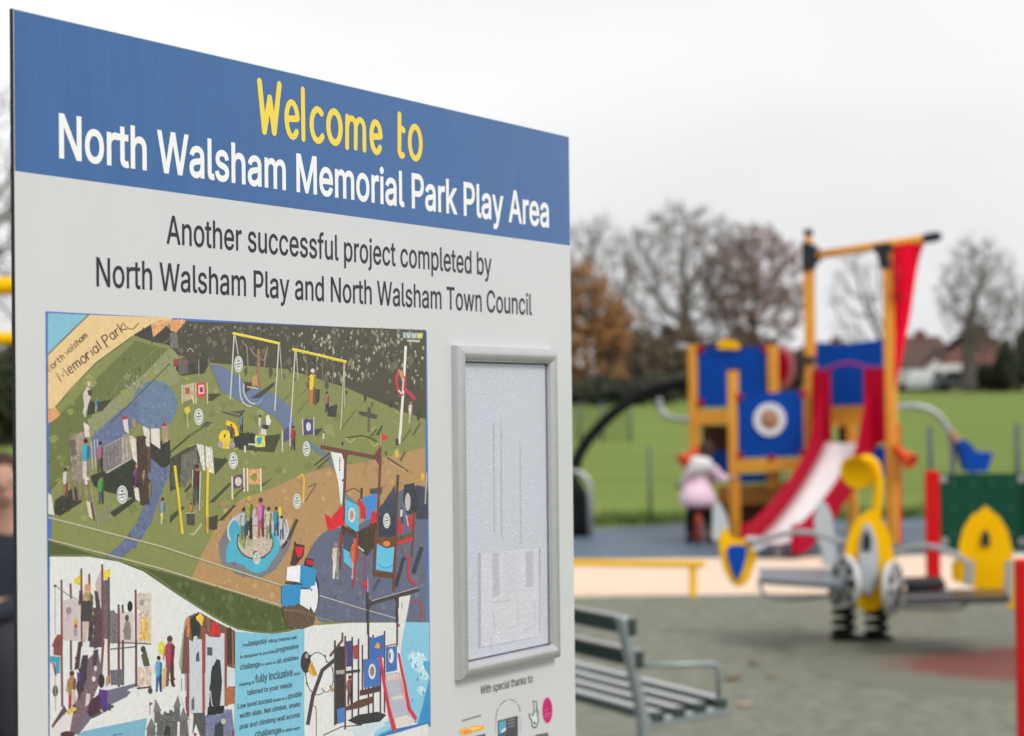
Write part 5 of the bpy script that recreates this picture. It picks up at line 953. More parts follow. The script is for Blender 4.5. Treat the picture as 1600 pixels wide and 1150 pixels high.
rtube('hand_rail', [(1168, 846, 14.4), (1185, 846, 14.35), (1205, 840, 14.3), (1230, 833, 14.25), (1260, 832, 14.2), (1290, 838, 14.15), (1322, 850, 14.1)], .018, m_grey)
rtube('hand_rail', [(1396, 868, 14.05), (1415, 859, 14), (1440, 854, 13.9), (1465, 856, 13.8), (1487, 864, 13.7), (1505, 874, 13.65), (1513, 884, 13.6), (1513, 912, 13.6)], .018, m_grey)
rtube('foot_rail', [(1187, 905, 14.4), (1188, 918, 14.35), (1200, 932, 14.3), (1240, 936, 14.2), (1305, 930, 14.1)], .011, m_grey)
rtube('foot_rail', [(1410, 950, 14.0), (1460, 951, 13.9), (1495, 950, 13.8), (1510, 943, 13.7), (1514, 926, 13.65)], .011, m_grey)
b = MB(); b.prism([R_(x, y, 14.42) for x, y in ((1166, 838), (1198, 840), (1198, 852), (1180, 862), (1166, 858))], Vector((0, .03, 0))); b.build('hand_plate', m_white, rk)
for cx, cy, rx, ang in ((1322, 908, 40, -1.18), (1394, 919, 42, 1.1)):
    c = R_(cx, cy, YR - .16); n = Vector((math.sin(ang), -math.cos(ang), 0)); X = Vector((math.cos(ang), math.sin(ang), 0)); r = rx * YR / FPX
    b = MB(); b.lathe(c - n * .012, n, [(0, 0), (r * .97, 0), (r * .97, .02), (0, .02)], 28); wd = b.build('cart_wheel', m_cap, rk)
    b = MB(); b.ring(c + n * .004, X, Z3, r * .91, r, n * .034, 28)
    for k in range(7):
        t = 2 * math.pi * k / 7 + .3; e = X * math.cos(t) + Z3 * math.sin(t); f_ = X * -math.sin(t) + Z3 * math.cos(t)
        b.prism([c + n * .014 + e * r * a_ + f_ * r * o_ for a_, o_ in ((.2, -.04), (.5, -.07), (.78, -.1), (.93, -.17), (.93, .17), (.78, .1), (.5, .07), (.2, .04))], n * .016)
    b.lathe(c + n * .005, n, [(0, .03), (r * .2, .025), (r * .22, 0)], 14); put(b.build('wheel_spokes', mat('wheel grey', (.56, .57, .56), .45, spec=.05), wd), wd)
# springs on their foot plate
for px, Y in ((1319, 14.1), (1370, 14.05)):
    g = ground(px, 577 + FPX * 1.6 / Y); b = MB(); tp = .21; n = 76
    b.tube([Vector((g.x + .058 * math.cos(i * .3), g.y + .058 * math.sin(i * .3), .03 + tp * i / n)) for i in range(n + 1)], .0175, 7); b.build('spring', m_black, rk)
g = ground(1347, 1003); b = MB(); b.box((g.x, g.y + .02, .022), (.36, .16, .024), None, .01); b.build('base_plate', m_black, rk)
b = MB(); b.box((g.x, g.y + .16, .27), (.34, .12, .06), None, .02); b.tube([(g.x, g.y + .16, .26), (g.x, g.y + .16, .42)], .07, 12); b.build('hub', m_cap, rk)

# talking tube
gt = ground(1370, 940); tt = thing('talking_tube', gt, 'yellow pole with bent neck and bell mouth behind the rocker', 'talking tube')
YT = gt.y
b = MB(); b.tube([gt, at(1369, 795, YT)] + spline([at(1372, 770, YT), at(1371, 745, YT), at(1368, 728, YT), at(1359, 719, YT), at(1349, 719, YT), at(1341, 726, YT)], 5), .034, 14); b.build('pole', m_yel, tt)
b = MB(); ax = (Vector((-.45, -.8, -.25))).normalized(); c = at(1345, 733, YT); b.lathe(c, ax, [(.034, -.04), (.045, .0), (.07, .03), (.1, .06), (.118, .075), (.122, .08), (.108, .078), (.07, .045), (0, .03)], 24); b.build('bell_mouth', m_yel, tt)

# ================================================================== green play panel and the nearer red-posted panel
m_red = mat('red post', (.62, .008, .01), .45, spec=.1); m_green = mat('dark green panel', (.01, .07, .04), .5, .1, 7, spec=.1)
g0 = ground(1459, 945); g1 = g0 + Vector((.655, -.16, 0))
gp = thing('play_panel', (g0 + g1) / 2, 'dark green studded play board between two red posts behind the yellow arch', 'play panel')
H = 1.6 - (735 - 576) * g0.y / FPX
def redpost(g, h, parent, r=.045):
    b = MB(); b.box((g.x, g.y, h / 2), (r * 2, r * 2, h), None, .012); b.build('post', m_red, parent)
redpost(g0, H, gp); redpost(g1, H, gp)
dx = (g1 - g0).normalized(); ny = Vector((dx.y, -dx.x, 0)); c = (g0 + g1) / 2
b = MB(); b.box((c.x, c.y, H - .02 - .26), ((g1 - g0).length - .09, .02, .52), (dx, -ny, Z3), .004); b.build('board', m_green, gp)
for z in (H - .06, H - .48):
    for s in (-1, 1):
        b = MB(); q = c + dx * s * .26; b.box((q.x, q.y, z), (.05, .035, .05), (dx, -ny, Z3), .008); b.build('bracket', m_grey, gp)
for i in range(4):
    for j in range(3):
        b = MB(); q = c + dx * (-.19 + .125 * i) + ny * .012; b.lathe((q.x, q.y, H - .09 - .17 * j), ny, [(.012, 0), (.01, .006), (0, .008)], 10); b.build('stud', mat('green stud', (.06, .16, .1), .4), gp)
g2 = at(1603, 900, 8.3); g2.z = 0
np_ = thing('play_panel', g2 + Vector((.4, 0, 0)), 'nearest red panel post cut off by the right edge of the view', 'play panel')
z2 = 1.6 - (873 - 574) * 8.3 / FPX
redpost(g2, z2, np_, .036); redpost(g2 + Vector((.8, .25, 0)), z2, np_, .036)
b = MB(); q = g2 + Vector((.4, .125, 0)); b.bar(q + Vector((-.36, -.11, z2 - .3)), q + Vector((.36, .11, z2 - .3)), .02, .5); b.build('board', m_green, np_)

# ================================================================== low yellow rail on the rubber edge
q1 = ground(1082, 934); Yb = q1.y; zt = 1.6 - (881 - 582) * Yb / FPX
lb = thing('balance_rail', q1, 'low yellow rail on a short post along the pale rubber path', 'balance rail')
e0, e1 = at(1101, 881.5, Yb - .05), at(700, 878, Yb + .55); e0.z = e1.z = zt
b = MB(); b.bar(e0, e1, .07, .045, bev=.012); b.build('rail', m_yel, lb)
for t in (.045, .97):
    q = e0.lerp(e1, t); b = MB(); b.box((q.x, q.y, (zt - .02) / 2), (.05, .05, zt - .02), None, .01); b.build('leg', m_yel, lb)

# ================================================================== bench
Lx = Vector((-.40, .916, 0)).normalized(); Dx = Vector((.916, .40, 0)).normalized()       # along, towards the seat front
bo = Vector((.424, 8.05, 0)); BL = 1.5
be = thing('park_bench', bo + Lx * BL / 2 + Dx * .2, 'steel framed bench with wet dark green slats behind the sign', 'bench')
m_frame = mat('bench steel', (.3, .34, .35), .4, .15, 20, metal=.5); m_slat = mat('dark green slat', (.018, .04, .03), .12, .2, 8, .02, spec=.6, bscale=200, coat=1.0)
def Bp(l, d, z): return bo + Lx * l + Dx * d + Z3 * z
for l in (0, BL - .06):
    b = MB(); b.bar(Bp(l, .0, 0), Bp(l, -.005, .46), .05, .03, Dx, .006); b.bar(Bp(l, -.005, .45), Bp(l, -.078, .79), .05, .03, Dx, .006); b.build('back_upright', m_frame, be)
    b = MB(); b.bar(Bp(l, .0, .425), Bp(l, .31, .452), .05, .035, Z3, .006); b.build('seat_bearer', m_frame, be)
    b = MB(); b.bar(Bp(l, -.06, .012), Bp(l, .2, .012), .05, .02, Z3, .006); b.build('foot', m_frame, be)
    b = MB(); b.tube([Bp(l, -.03, .62)] + spline([Bp(l, .21, .612), Bp(l, .272, .606), Bp(l, .287, .58)], 4) + [Bp(l, .286, .46)], .009, 10); b.build('armrest', m_frame, be)
for i in range(4):
    d = .04 + .08 * i; z = .448 + .0098 * i
    b = MB(); b.bar(Bp(-.03, d, z), Bp(BL + .04, d, z), .052, .038, Z3, .008); b.build('seat_slat', m_slat, be)
for z, d in ((.755, -.05), (.645, -.026)):
    b = MB(); b.bar(Bp(-.035, d, z), Bp(BL + .04, d, z), .032, .062, Z3, .008); b.build('back_slat', m_slat, be)

# fallen leaves on the grey surface
for i, (x, y, c, s) in enumerate(((1145, 1066, 'brown curled leaf lying on the grey surface right of the bench', .05), (1176, 1042, 'small dark red leaf farther back on the grey surface', .035), (1207, 1062, 'tan leaf at the right of the scattered leaves', .035), (1164, 1107, 'pale pink leaf nearest the bench front', .04))):
    g = ground(x, y); b = MB(); n = 12; vs = []
    col = ((.16, .05, .03), (.13, .05, .03), (.24, .17, .07), (.5, .32, .24))[i]
    for k in range(n):
        t = 2 * math.pi * k / n; r = s * (1 + .25 * math.cos(3 * t)) * (1 if k % 2 else .8); vs.append(g + Vector((r * math.cos(t), 1.3 * r * math.sin(t), .016 + .018 * abs(math.cos(t)))))
    vs.append(g + Z3 * .018); b.add(vs, [(k, (k + 1) % n, n) for k in range(n)]); o = b.build('fallen_leaf', mat('leaf %d' % i, col, .6, .3, 60), None); tag(o, c, 'leaf', 'leaves fallen on the play surface')

# ================================================================== wire fence behind the ship
m_wire = mat('fence wire', (.12, .15, .14), .5); m_fpost = mat('fence post grey', (.1, .12, .13), .5)
fen = thing('wire_fence', (3.5, 26.5, 0), 'low grey wire mesh fence on posts beyond the blue rubber', 'fence')
fp = [Vector((-3.2, 24.9, 0)), Vector((-1.0, 25.3, 0)), ground(1016, 818), Vector((3.0, 26.6, 0)), ground(1455, 802), ground(1591, 800), Vector((8.6, 27.0, 0))]
for i, p in enumerate(fp):
    h = .78 + .02 * i + (.1 if i > 3 else 0); b = MB(); r = .018 if i < 4 else .032; b.tube([p, p + Z3 * h], r, 8); b.build('fence_post', m_fpost, fen)
for i in range(len(fp) - 1):
    p, q = fp[i], fp[i + 1]; b = MB(); n = int((q - p).length / .1)
    for k in range(1, n):
        o = p.lerp(q, k / n); b.tube([o + Z3 * .04, o + Z3 * .74], .0011, 4, False)
    for z in (.06, .25, .44, .62, .74): b.tube([p + Z3 * z, q + Z3 * z], .0013, 4, False)
    b.build('mesh_panel', m_wire, fen)
# far mesh enclosure at the left
f2 = thing('sports_fence', ground(930, 690), 'distant dark mesh screen standing on the field below the orange tree', 'fence')
Yf = 56.0
for px in (870, 905, 940, 984):
    g = at(px, 600, Yf); b = MB(); b.tube([(g.x, Yf, 0), (g.x, Yf, .95)], .03, 6); b.build('fence_post', m_fpost, f2)
b = MB(); x0, x1 = at(870, 600, Yf).x, at(984, 600, Yf).x
for k in range(40): x = x0 + (x1 - x0) * k / 39; b.tube([(x, Yf, .03), (x, Yf, .93)], .004, 4, False)
for k in range(10): b.tube([(x0, Yf, .05 + k * .098), (x1, Yf, .05 + k * .098)], .004, 4, False)
b.build('mesh_panel', mat('green mesh', (.03, .06, .04), .6), f2)

# ------------------------------------------------------------------ people helpers
def ellip(b, c, r, n=14, m=10, z0=-1.0):
    """rounded form about c with radii r, cut off below z0 (in units of its height)"""
    c = Vector(c); vs = []; lo = math.asin(z0) if z0 > -1 else -math.pi / 2
    for i in range(m + 1):
        e = lo + (math.pi / 2 - lo) * i / m
        for j in range(n):
            t = 2 * math.pi * j / n; vs.append(c + Vector((r[0] * math.cos(e) * math.cos(t), r[1] * math.cos(e) * math.sin(t), r[2] * math.sin(e))))
    b.add(vs, [(i * n + j, i * n + (j + 1) % n, (i + 1) * n + (j + 1) % n, (i + 1) * n + j) for i in range(m) for j in range(n)], True)
def hand(b, wrist, d, palm, k=1.0):
    """palm, four unequal curled fingers and a thumb; d points along the hand, palm is the way the palm faces"""
    d = Vector(d).normalized(); pn = Vector(palm); pn = (pn - d * pn.dot(d)).normalized(); sd_ = d.cross(pn); w = Vector(wrist)
    b.tube([w - d * .02 * k, w + d * .03 * k, w + d * .085 * k], [.024 * k, .036 * k, .038 * k], 10)
    for q, ln in ((-.028, .062), (-.01, .075), (.009, .07), (.027, .055)):
        o = w + d * .08 * k + sd_ * q * k; b.tube([o, o + (d * .8 + pn * .35) * ln * .5 * k, o + (d * 1.05 + pn * 1.1) * ln * .62 * k], [.0095 * k, .009 * k, .0075 * k], 7, rnd=True)
    o = w + d * .03 * k - sd_ * .034 * k; b.tube([o, o + (d * .5 - sd_ * .7) * .035 * k, o + (d * 1.1 - sd_ * .6 + pn * .6) * .045 * k], [.011 * k, .0105 * k, .008 * k], 7, rnd=True)
def head(b, c, r, face):
    """skull, jaw, nose and ears"""
    c, f = Vector(c), Vector(face).normalized(); sd_ = f.cross(Z3)
    ellip(b, c, (r * .86, r, r * 1.12)); ellip(b, c + f * r * .18 - Z3 * r * .62, (r * .66, r * .72, r * .62))
    b.tube([c + f * r * .92 + Z3 * r * .1, c + f * r * 1.16 - Z3 * r * .28, c + f * r * .9 - Z3 * r * .36], [r * .08, r * .15, r * .1], 7, rnd=True)
    for q in (-1, 1): ellip(b, c + sd_ * q * r * .88 - Z3 * r * .1, (r * .12, r * .2, r * .28), 8, 6)
def merge(o, b):
    """join extra body shapes into the one body mesh"""
    bm = bmesh.new(); bm.from_mesh(o.data); inv = o.matrix_world.inverted(); vs = [bm.verts.new(inv @ Vector(v)) for v in b.v]
    for f in b.f:
        try: bm.faces.new([vs[i] for i in f]).smooth = True
        except ValueError: pass
    bmesh.ops.recalc_face_normals(bm, faces=bm.faces[:]); bm.to_mesh(o.data); bm.free()
def face_parts(c, r, face, parent):
    c, f = Vector(c), Vector(face).normalized(); sd_ = f.cross(Z3)
    for q in (-1, 1):
        b = MB(); p = c + f * r * .88 + sd_ * q * r * .34 + Z3 * r * .08; ellip(b, p, (r * .12, r * .12, r * .09), 10, 8); b.build('eye', mat('eye white', (.7, .7, .68), .2), parent)
        b = MB(); ellip(b, p + f * r * .09, (r * .06, r * .06, r * .07), 8, 6); b.build('iris', mat('iris', (.03, .02, .015), .2), parent)
    b = MB(); m_ = c + f * r * .86 - Z3 * r * .7; b.tube([m_ - sd_ * r * .26, m_ + f * r * .07, m_ + sd_ * r * .26], [r * .03, r * .06, r * .03], 7, rnd=True); b.build('mouth', mat('lips', (.4, .15, .13), .5), parent)

# ================================================================== child on a balance bike
sk = mat('skin', (.5, .28, .2), .55, .1, 8); pink = mat('pink fabric', (.78, .56, .68), .8, .15, 10, .2); whitef = mat('white fleece', (.72, .7, .7), .9, .15, 20, .4); dark = mat('dark leggings', (.02, .022, .028), .8); hairm = mat('brown hair', (.05, .028, .02), .6, .3, 60, .2)
go = ground(1091, 850); s = 22.6 / FPX; gy_ = go.y
def G(px, py, dy=0.0): return at(px, py, gy_ + dy)
girl = thing('person', go, 'small child seen from behind in pink jacket and skirt, one arm on post', 'person')
nodes = [G(1092, 783), G(1092, 765), G(1094, 745), G(1096, 728), G(1100, 717), G(1103, 707, .02), G(1104, 700, .03),
         G(1080, 734), G(1073, 757, .1), G(1076, 772, .28), G(1113, 735), G(1127, 748, .05), G(1143, 747, .06),
         G(1083, 790, .05), G(1078, 812, .25), G(1077, 838, .1), G(1102, 790, .05), G(1107, 812, .25), G(1108, 836, .1), G(1078, 843, .2), G(1109, 841, .2), G(1104, 692, .03)]
edges = [(0, 1), (1, 2), (2, 3), (3, 4), (4, 5), (5, 6), (6, 21), (3, 7), (7, 8), (8, 9), (3, 10), (10, 11), (11, 12), (0, 13), (13, 14), (14, 15), (15, 19), (0, 16), (16, 17), (17, 18), (18, 20)]
rad = [.085, .085, .09, .075, .035, .06, .07, .036, .03, .022, .036, .028, .02, .055, .042, .03, .055, .042, .03, .025, .025, .04]
bo_ = skin('body', nodes, edges, rad, sk, girl); xb = MB(); hc = G(1104, 704, .02); head(xb, hc, .072, (.15, 1, -.1)); hand(xb, G(1141, 747, .06), (.9, .1, .1), (.2, 1, 0), .62); hand(xb, G(1076, 772, .3), (-.1, .9, .1), (0, 0, -1), .62); merge(bo_, xb); face_parts(hc, .072, (.15, 1, -.1), girl)
skin('jacket', [G(1092, 775), G(1093, 757), G(1094, 742), G(1096, 726), G(1079, 734), G(1071, 757, .1), G(1076, 771, .26), G(1114, 734), G(1127, 748, .05), G(1138, 747, .06)], [(0, 1), (1, 2), (2, 3), (3, 4), (4, 5), (5, 6), (3, 7), (7, 8), (8, 9)], [.105, .1, .105, .09, .056, .05, .04, .058, .052, .042], pink, girl)
b = MB(); c = G(1090, 758); b.lathe((c.x, c.y, c.z), (0, 0, -1), [(.02, -.03), (.1, -.02), (.14, .04), (.17, .1), (.165, .15), (.15, .19), (.1, .2), (.02, .19)], 20); b.build('skirt', pink, girl)
skin('hood', [G(1082, 728, -.07), G(1096, 733, -.11), G(1111, 726, -.07)], [(0, 1), (1, 2)], [.07, .095, .07], whitef, girl, root=1)
b = MB(); ellip(b, hc + Vector((0, -.012, .012)), (.074, .08, .088), 16, 12, -.35); ellip(b, hc + Vector((0, -.05, -.03)), (.06, .04, .075), 14, 10); b.build('hair', hairm, girl)
skin('leggings', [G(1092, 785), G(1083, 792, .05), G(1078, 812, .25), G(1077, 835, .1), G(1102, 792, .05), G(1107, 812, .25), G(1108, 833, .1)], [(0, 1), (1, 2), (2, 3), (0, 4), (4, 5), (5, 6)], [.09, .065, .05, .038, .065, .05, .038], dark, girl)
for x in (1077, 1109):
    b = MB(); p = G(x, 842, .14); p.z = .05; b.tube([p - Vector((0, .09, 0)), p, p + Vector((0, .1, 0))], [.035, .042, .03], 8, rnd=True); b.build('shoe', dark, girl)
bike = thing('balance_bike', go, 'small red balance bike under the child in pink', 'balance bike')
m_tyre = mat('red tyre', (.32, .05, .03), .5)
for dy in (-.02, .62):
    c = Vector((go.x, gy_ + dy, .15)); b = MB(); b.tube([c + Vector((0, .125 * math.cos(t * .2618), .125 * math.sin(t * .2618))) for t in range(25)], .027, 8, False); wh_ = b.build('wheel', m_tyre, bike)
    b = MB(); b.lathe(c - Vector((.012, 0, 0)), (1, 0, 0), [(0, 0), (.11, 0), (.11, .024), (0, .024)], 20); put(b.build('rim', m_redp, wh_), wh_)
b = MB(); o = Vector((go.x, gy_, 0)); b.tube([o + Vector((0, -.02, .15)), o + Vector((0, .15, .3)), o + Vector((0, .5, .36)), o + Vector((0, .62, .15))], .018, 8); b.tube([o + Vector((0, .5, .3)), o + Vector((0, .45, .52))], .015, 8); b.build('frame', m_redp, bike)
b = MB(); b.tube([o + Vector((-.18, .43, .52)), o + Vector((.18, .43, .52))], .014, 8); b.build('handlebar', m_cap, bike)
b = MB(); b.box(o + Vector((0, .08, .36)), (.13, .22, .05), None, .02); b.build('saddle', m_cap, bike)
b = MB(); b.tube([o + Vector((.0, .0, .29 + 0)), o + Vector((0, -.1, .25)), o + Vector((0, -.16, .17))], .03, 8); b.build('mudguard', m_tyre, bike)

# ================================================================== seated grown-up at the left edge
YA = 10.7
ab = thing('park_bench', Vector((-2.75, YA + .1, 0)), 'black slatted bench under the seated person at the left edge', 'bench')
for k in range(4):
    b = MB(); b.bar((-3.6, YA - .15 + .11 * k, .42), (-2.2, YA - .15 + .11 * k, .42), .09, .03, Z3, .006); b.build('seat_slat', m_black, ab)
for x in (-3.45, -2.35):
    b = MB(); b.box((x, YA + .02, .2), (.05, .4, .4), None, .01); b.build('leg', m_black, ab)
def A_(x, dy, z): return Vector((-2.275 + x, YA + dy, z * .96 - .06))
ad = thing('person', A_(0, 0, 0), 'grown-up in dark coat seated on the black bench at far left', 'person')
nd = [A_(0, .05, .52), A_(0, .07, .75), A_(0, .06, .98), A_(0, .03, 1.1), A_(0, 0, 1.18), A_(.0, -.01, 1.27), A_(-.17, .05, .94), A_(-.22, -.02, .74), A_(-.16, -.22, .66), A_(.16, .05, .92), A_(.2, -.02, .74), A_(-.03, -.26, .66), A_(-.1, -.38, .54), A_(-.1, -.42, .1), A_(.1, -.38, .54), A_(.1, -.42, .1), A_(-.1, -.55, .05), A_(.1, -.55, .05)]
ed = [(0, 1), (1, 2), (2, 3), (3, 4), (4, 5), (2, 6), (6, 7), (7, 8), (2, 9), (9, 10), (10, 11), (0, 12), (12, 13), (13, 16), (0, 14), (14, 15), (15, 17)]
bo_ = skin('body', nd, ed, [.13, .12, .13, .055, .075, .085, .055, .045, .035, .055, .045, .035, .075, .05, .075, .05, .035, .035], sk, ad); xb = MB(); hc = A_(0, -.01, 1.275); head(xb, hc, .098, (.25, -1, 0)); hand(xb, nd[8], (.5, -.6, -.1), (0, 0, -1)); hand(xb, nd[11], (-.8, -.3, -.1), (0, 0, -1)); merge(bo_, xb); face_parts(hc, .098, (.25, -1, 0), ad)
skin('coat', nd[:4] + nd[6:12], [(0, 1), (1, 2), (2, 3), (2, 4), (4, 5), (5, 6), (2, 7), (7, 8), (8, 9)], [.17, .15, .16, .075, .08, .065, .05, .08, .065, .05], mat('dark coat', (.025, .03, .04), .8, .2, 10, .2), ad)
skin('trousers', [nd[0], nd[12], nd[13], nd[14], nd[15]], [(0, 1), (1, 2), (0, 3), (3, 4)], [.15, .095, .065, .095, .065], mat('charcoal trousers', (.03, .03, .035), .8), ad)
b = MB(); ellip(b, hc + Vector((-.008, .018, .022)), (.094, .104, .108), 18, 12, -.1); b.build('hair', hairm, ad)
for q in (16, 17):
    b = MB(); p = nd[q]; b.tube([p + Vector((0, .13, 0)), p + Vector((0, .02, .01)), p + Vector((0, -.09, -.01))], [.045, .05, .036], 10, rnd=True); b.build('shoe', m_black, ad)
# yellow climbing bars, far left
cb = thing('climbing_bars', (-2.6, 12.2, 0), 'tall frame of two yellow horizontal bars at the left edge', 'climbing frame')
for py, r in ((447, .045), (529, .034)):
    p = at(14, py, 12); b = MB(); b.tube([(-3.85, 12, p.z), (-1.85, 12, p.z)], r, 12, rnd=True); b.build('bar', m_yel, cb)
for x in (-3.7, -1.95):
    b = MB(); b.tube([(x, 12.06, 0), (x, 12.06, 2.2)], .045, 12, rnd=False); b.build('post', m_yel, cb)

# ================================================================== far houses and cars
def house(name, label, x0, x1, Y, zw, zr, hip, wallm, roofm, gab=()):
    t_ = thing(name, ((x0 + x1) / 2, Y, 0), label, 'house'); D = 8.0
    b = MB(); b.box(((x0 + x1) / 2, Y + D / 2, zw / 2), (x1 - x0, D, zw)); b.build('wall', wallm, t_)
    b = MB(); o = .4; A = [(x0 - o, Y - o, zw), (x1 + o, Y - o, zw), (x1 + o, Y + D + o, zw), (x0 - o, Y + D + o, zw), (x0 + hip, Y + D / 2, zr), (x1 - hip, Y + D / 2, zr)]
    b.add(A, [(0, 1, 5, 4), (1, 2, 5), (2, 3, 4, 5), (3, 0, 4), (3, 2, 1, 0)]); b.build('roof', roofm, t_)
    n = max(2, int((x1 - x0) / 3.2))
    for i in range(n):
        x = x0 + (i + .5) * (x1 - x0) / n; b = MB(); b.box((x, Y - .02, zw * .55), (1.2, .08, .9)); f = b.build('window', m_white, t_); b = MB(); b.box((x, Y - .05, zw * .55), (1.1, .06, .8)); put(b.build('pane', mat('glass dark', (.03, .035, .04), .1), f), f)
    for gx, gw, gh in gab:
        b = MB(); b.prism([(gx - gw, Y - .9, zw - .2), (gx + gw, Y - .9, zw - .2), (gx, Y - .9, zw + gh)], Vector((0, 1.4, 0))); b.build('gable', m_white, t_)
        b = MB(); b.prism([(gx - gw - .4, Y - .9, zw - .3), (gx - gw, Y - .9, zw - .5), (gx, Y - .9, zw + gh), (gx + gw, Y - .9, zw - .5), (gx + gw + .4, Y - .9, zw - .3), (gx, Y - .9, zw + gh + .45)], Vector((0, 1.8, 0))); b.build('gable_roof', roofm, t_)
    b = MB(); b.box((x0 + (x1 - x0) * .6, Y + D / 2, zr + .1), (.8, .6, .7)); b.build('chimney', mat('chimney brick', (.14, .06, .045), .8), t_)
    return t_
brick = mat('brick wall', (.12, .06, .045), .85, .25, 3); rt = mat('roof tile', (.13, .062, .048), .8, .25, 2); rt2 = mat('grey tile', (.1, .065, .055), .8, .25, 2)
YH = 178
X = lambda px, Y: at(px, 575, Y).x
house('house', 'red brick bungalow with hipped brown tiled roof behind the parked cars', X(1478, YH), X(1600, YH), YH, 1.9, 4.5, 3.6, brick, rt)
house('house', 'low house with grey brown roof and two white gables left of the bungalow', X(1386, YH + 4), X(1496, YH + 4), YH + 4, 1.7, 4.15, .6, brick, rt2, ((X(1473, YH), .9, 1.0),))
house('house', 'distant brown roofed house seen between the masts above the blue panel', X(1235, 200), X(1372, 200), 200, 2.4, 4.0, 2.0, brick, rt2)
def car(label, px, Y, col, L_=4.2, h=1.5, van=False, ang=0.0):
    c = Vector((X(px, Y), Y, 0)); t_ = thing('parked_car', c, label, 'van' if van else 'car', 'cars parked along the far edge of the field'); W_ = 1.75
    ax = Vector((math.cos(ang), math.sin(ang), 0)); ay = Vector((-math.sin(ang), math.cos(ang), 0)); P = lambda x, z, y=0.0: c + ax * (x * L_) + ay * y + Z3 * (z * h)
    pr = [(-.5, .2), (-.5, .55), (-.46, .62), (-.4, .66), (-.3, .97), (-.1, 1), (.12, .97), (.26, .66), (.44, .58), (.5, .45), (.5, .2)] if not van else [(-.5, .15), (-.5, .95), (-.47, 1), (.2, 1), (.33, .66), (.48, .5), (.5, .15)]
    paint = mat('car paint ' + col[0], col[1], .25, coat=.6); b = MB(); b.prism([P(*p) for p in pr], ay * W_); b.build('body', paint, t_)
    gl = [(-.36, .67), (-.28, .93), (-.1, .96), (.1, .93), (.22, .67)] if not van else [(.05, .66), (.05, .92), (.18, .92), (.29, .66)]
    b = MB(); b.prism([P(*p) for p in gl], ay * (W_ + .03)); b.build('window', mat('car glass', (.02, .025, .03), .08), t_)
    for x in (-.31, .31):
        for s_ in (-1, 1):
            b = MB(); q = P(x, 0) + ay * s_ * (W_ / 2 - .1); b.lathe(q + Z3 * .31 - ay * .1, ay, [(0, 0), (.31, 0), (.31, .2), (0, .2)], 16); w_ = b.build('wheel', m_black, t_)
    return t_
car('white small van parked at the left of the car row', 1424, 170, ('pale', (.4, .43, .41)), 2.6, 1.6, True)
car('white car parked end-on in the middle of the row', 1449, 165, ('white', (.72, .73, .74)), 3.0, 1.55, False, 1.0)
car('dark grey car with pale roof at the right of the row', 1500, 163, ('grey', (.1, .11, .125)), 3.7, 1.45)
car('white van standing behind the dark grey car', 1494, 172, ('white', (.72, .73, .74)), 4.0, 1.9, True)

# ================================================================== trees
bark = mat('bark', (.13, .105, .085), .9, .3, 4); bark2 = mat('pale bark', (.14, .125, .11), .9, .3, 4)
def grow(base, crown, r, n_att, step, seed, trunk_h, squash=1.0, hollow=.35):
    """space colonisation: limbs that grow towards points spread through the crown"""
    rg = np.random.default_rng(seed); A = []
    while len(A) < n_att:
        p = rg.uniform(-1, 1, 3); q = np.linalg.norm(p)
        if q < 1 and q > hollow * rg.random() and rg.random() < .35 + .65 * q: A.append(p)
    A = np.array(A) * np.array([r[0], r[1], r[2]]) + np.array(crown)
    nodes = [np.array(base, float)]; par = [-1]; k = max(2, int(trunk_h / step))
    for i in range(k):
        nodes.append(nodes[-1] + np.array([rg.normal(0, .06), rg.normal(0, .06), 1.0]) * (trunk_h / k)); par.append(len(nodes) - 2)
    alive = np.ones(len(A), bool); kill = step * 1.3
    for it in range(120):
        if not alive.any() or len(nodes) > 5200: break
        N = np.array(nodes); a_ = A[alive]
        d = np.linalg.norm(a_[:, None, :] - N[None, max(0, k - 1):, :], axis=2); j = d.argmin(1) + max(0, k - 1)
        acc = {}
        for ai, ni in enumerate(j):
            v = a_[ai] - N[ni]; acc.setdefault(int(ni), []).append(v / (np.linalg.norm(v) + 1e-9))
        for ni, vs_ in acc.items():
            v = np.sum(vs_, 0) + rg.normal(0, .25, 3) + np.array([0, 0, .12]); v /= np.linalg.norm(v) + 1e-9
            nodes.append(N[ni] + v * step); par.append(ni)
        N2 = np.array(nodes[-len(acc):]); dd = np.linalg.norm(A[:, None, :] - N2[None], axis=2).min(1); alive &= dd > kill
    n = len(nodes); ch = [[] for _ in range(n)]
    for i in range(1, n): ch[par[i]].append(i)
    w_ = np.zeros(n)
    for i in range(n - 1, -1, -1): w_[i] = 1 if not ch[i] else sum(w_[c] ** 1.0 for c in ch[i])
    return np.array(nodes), par, ch, w_
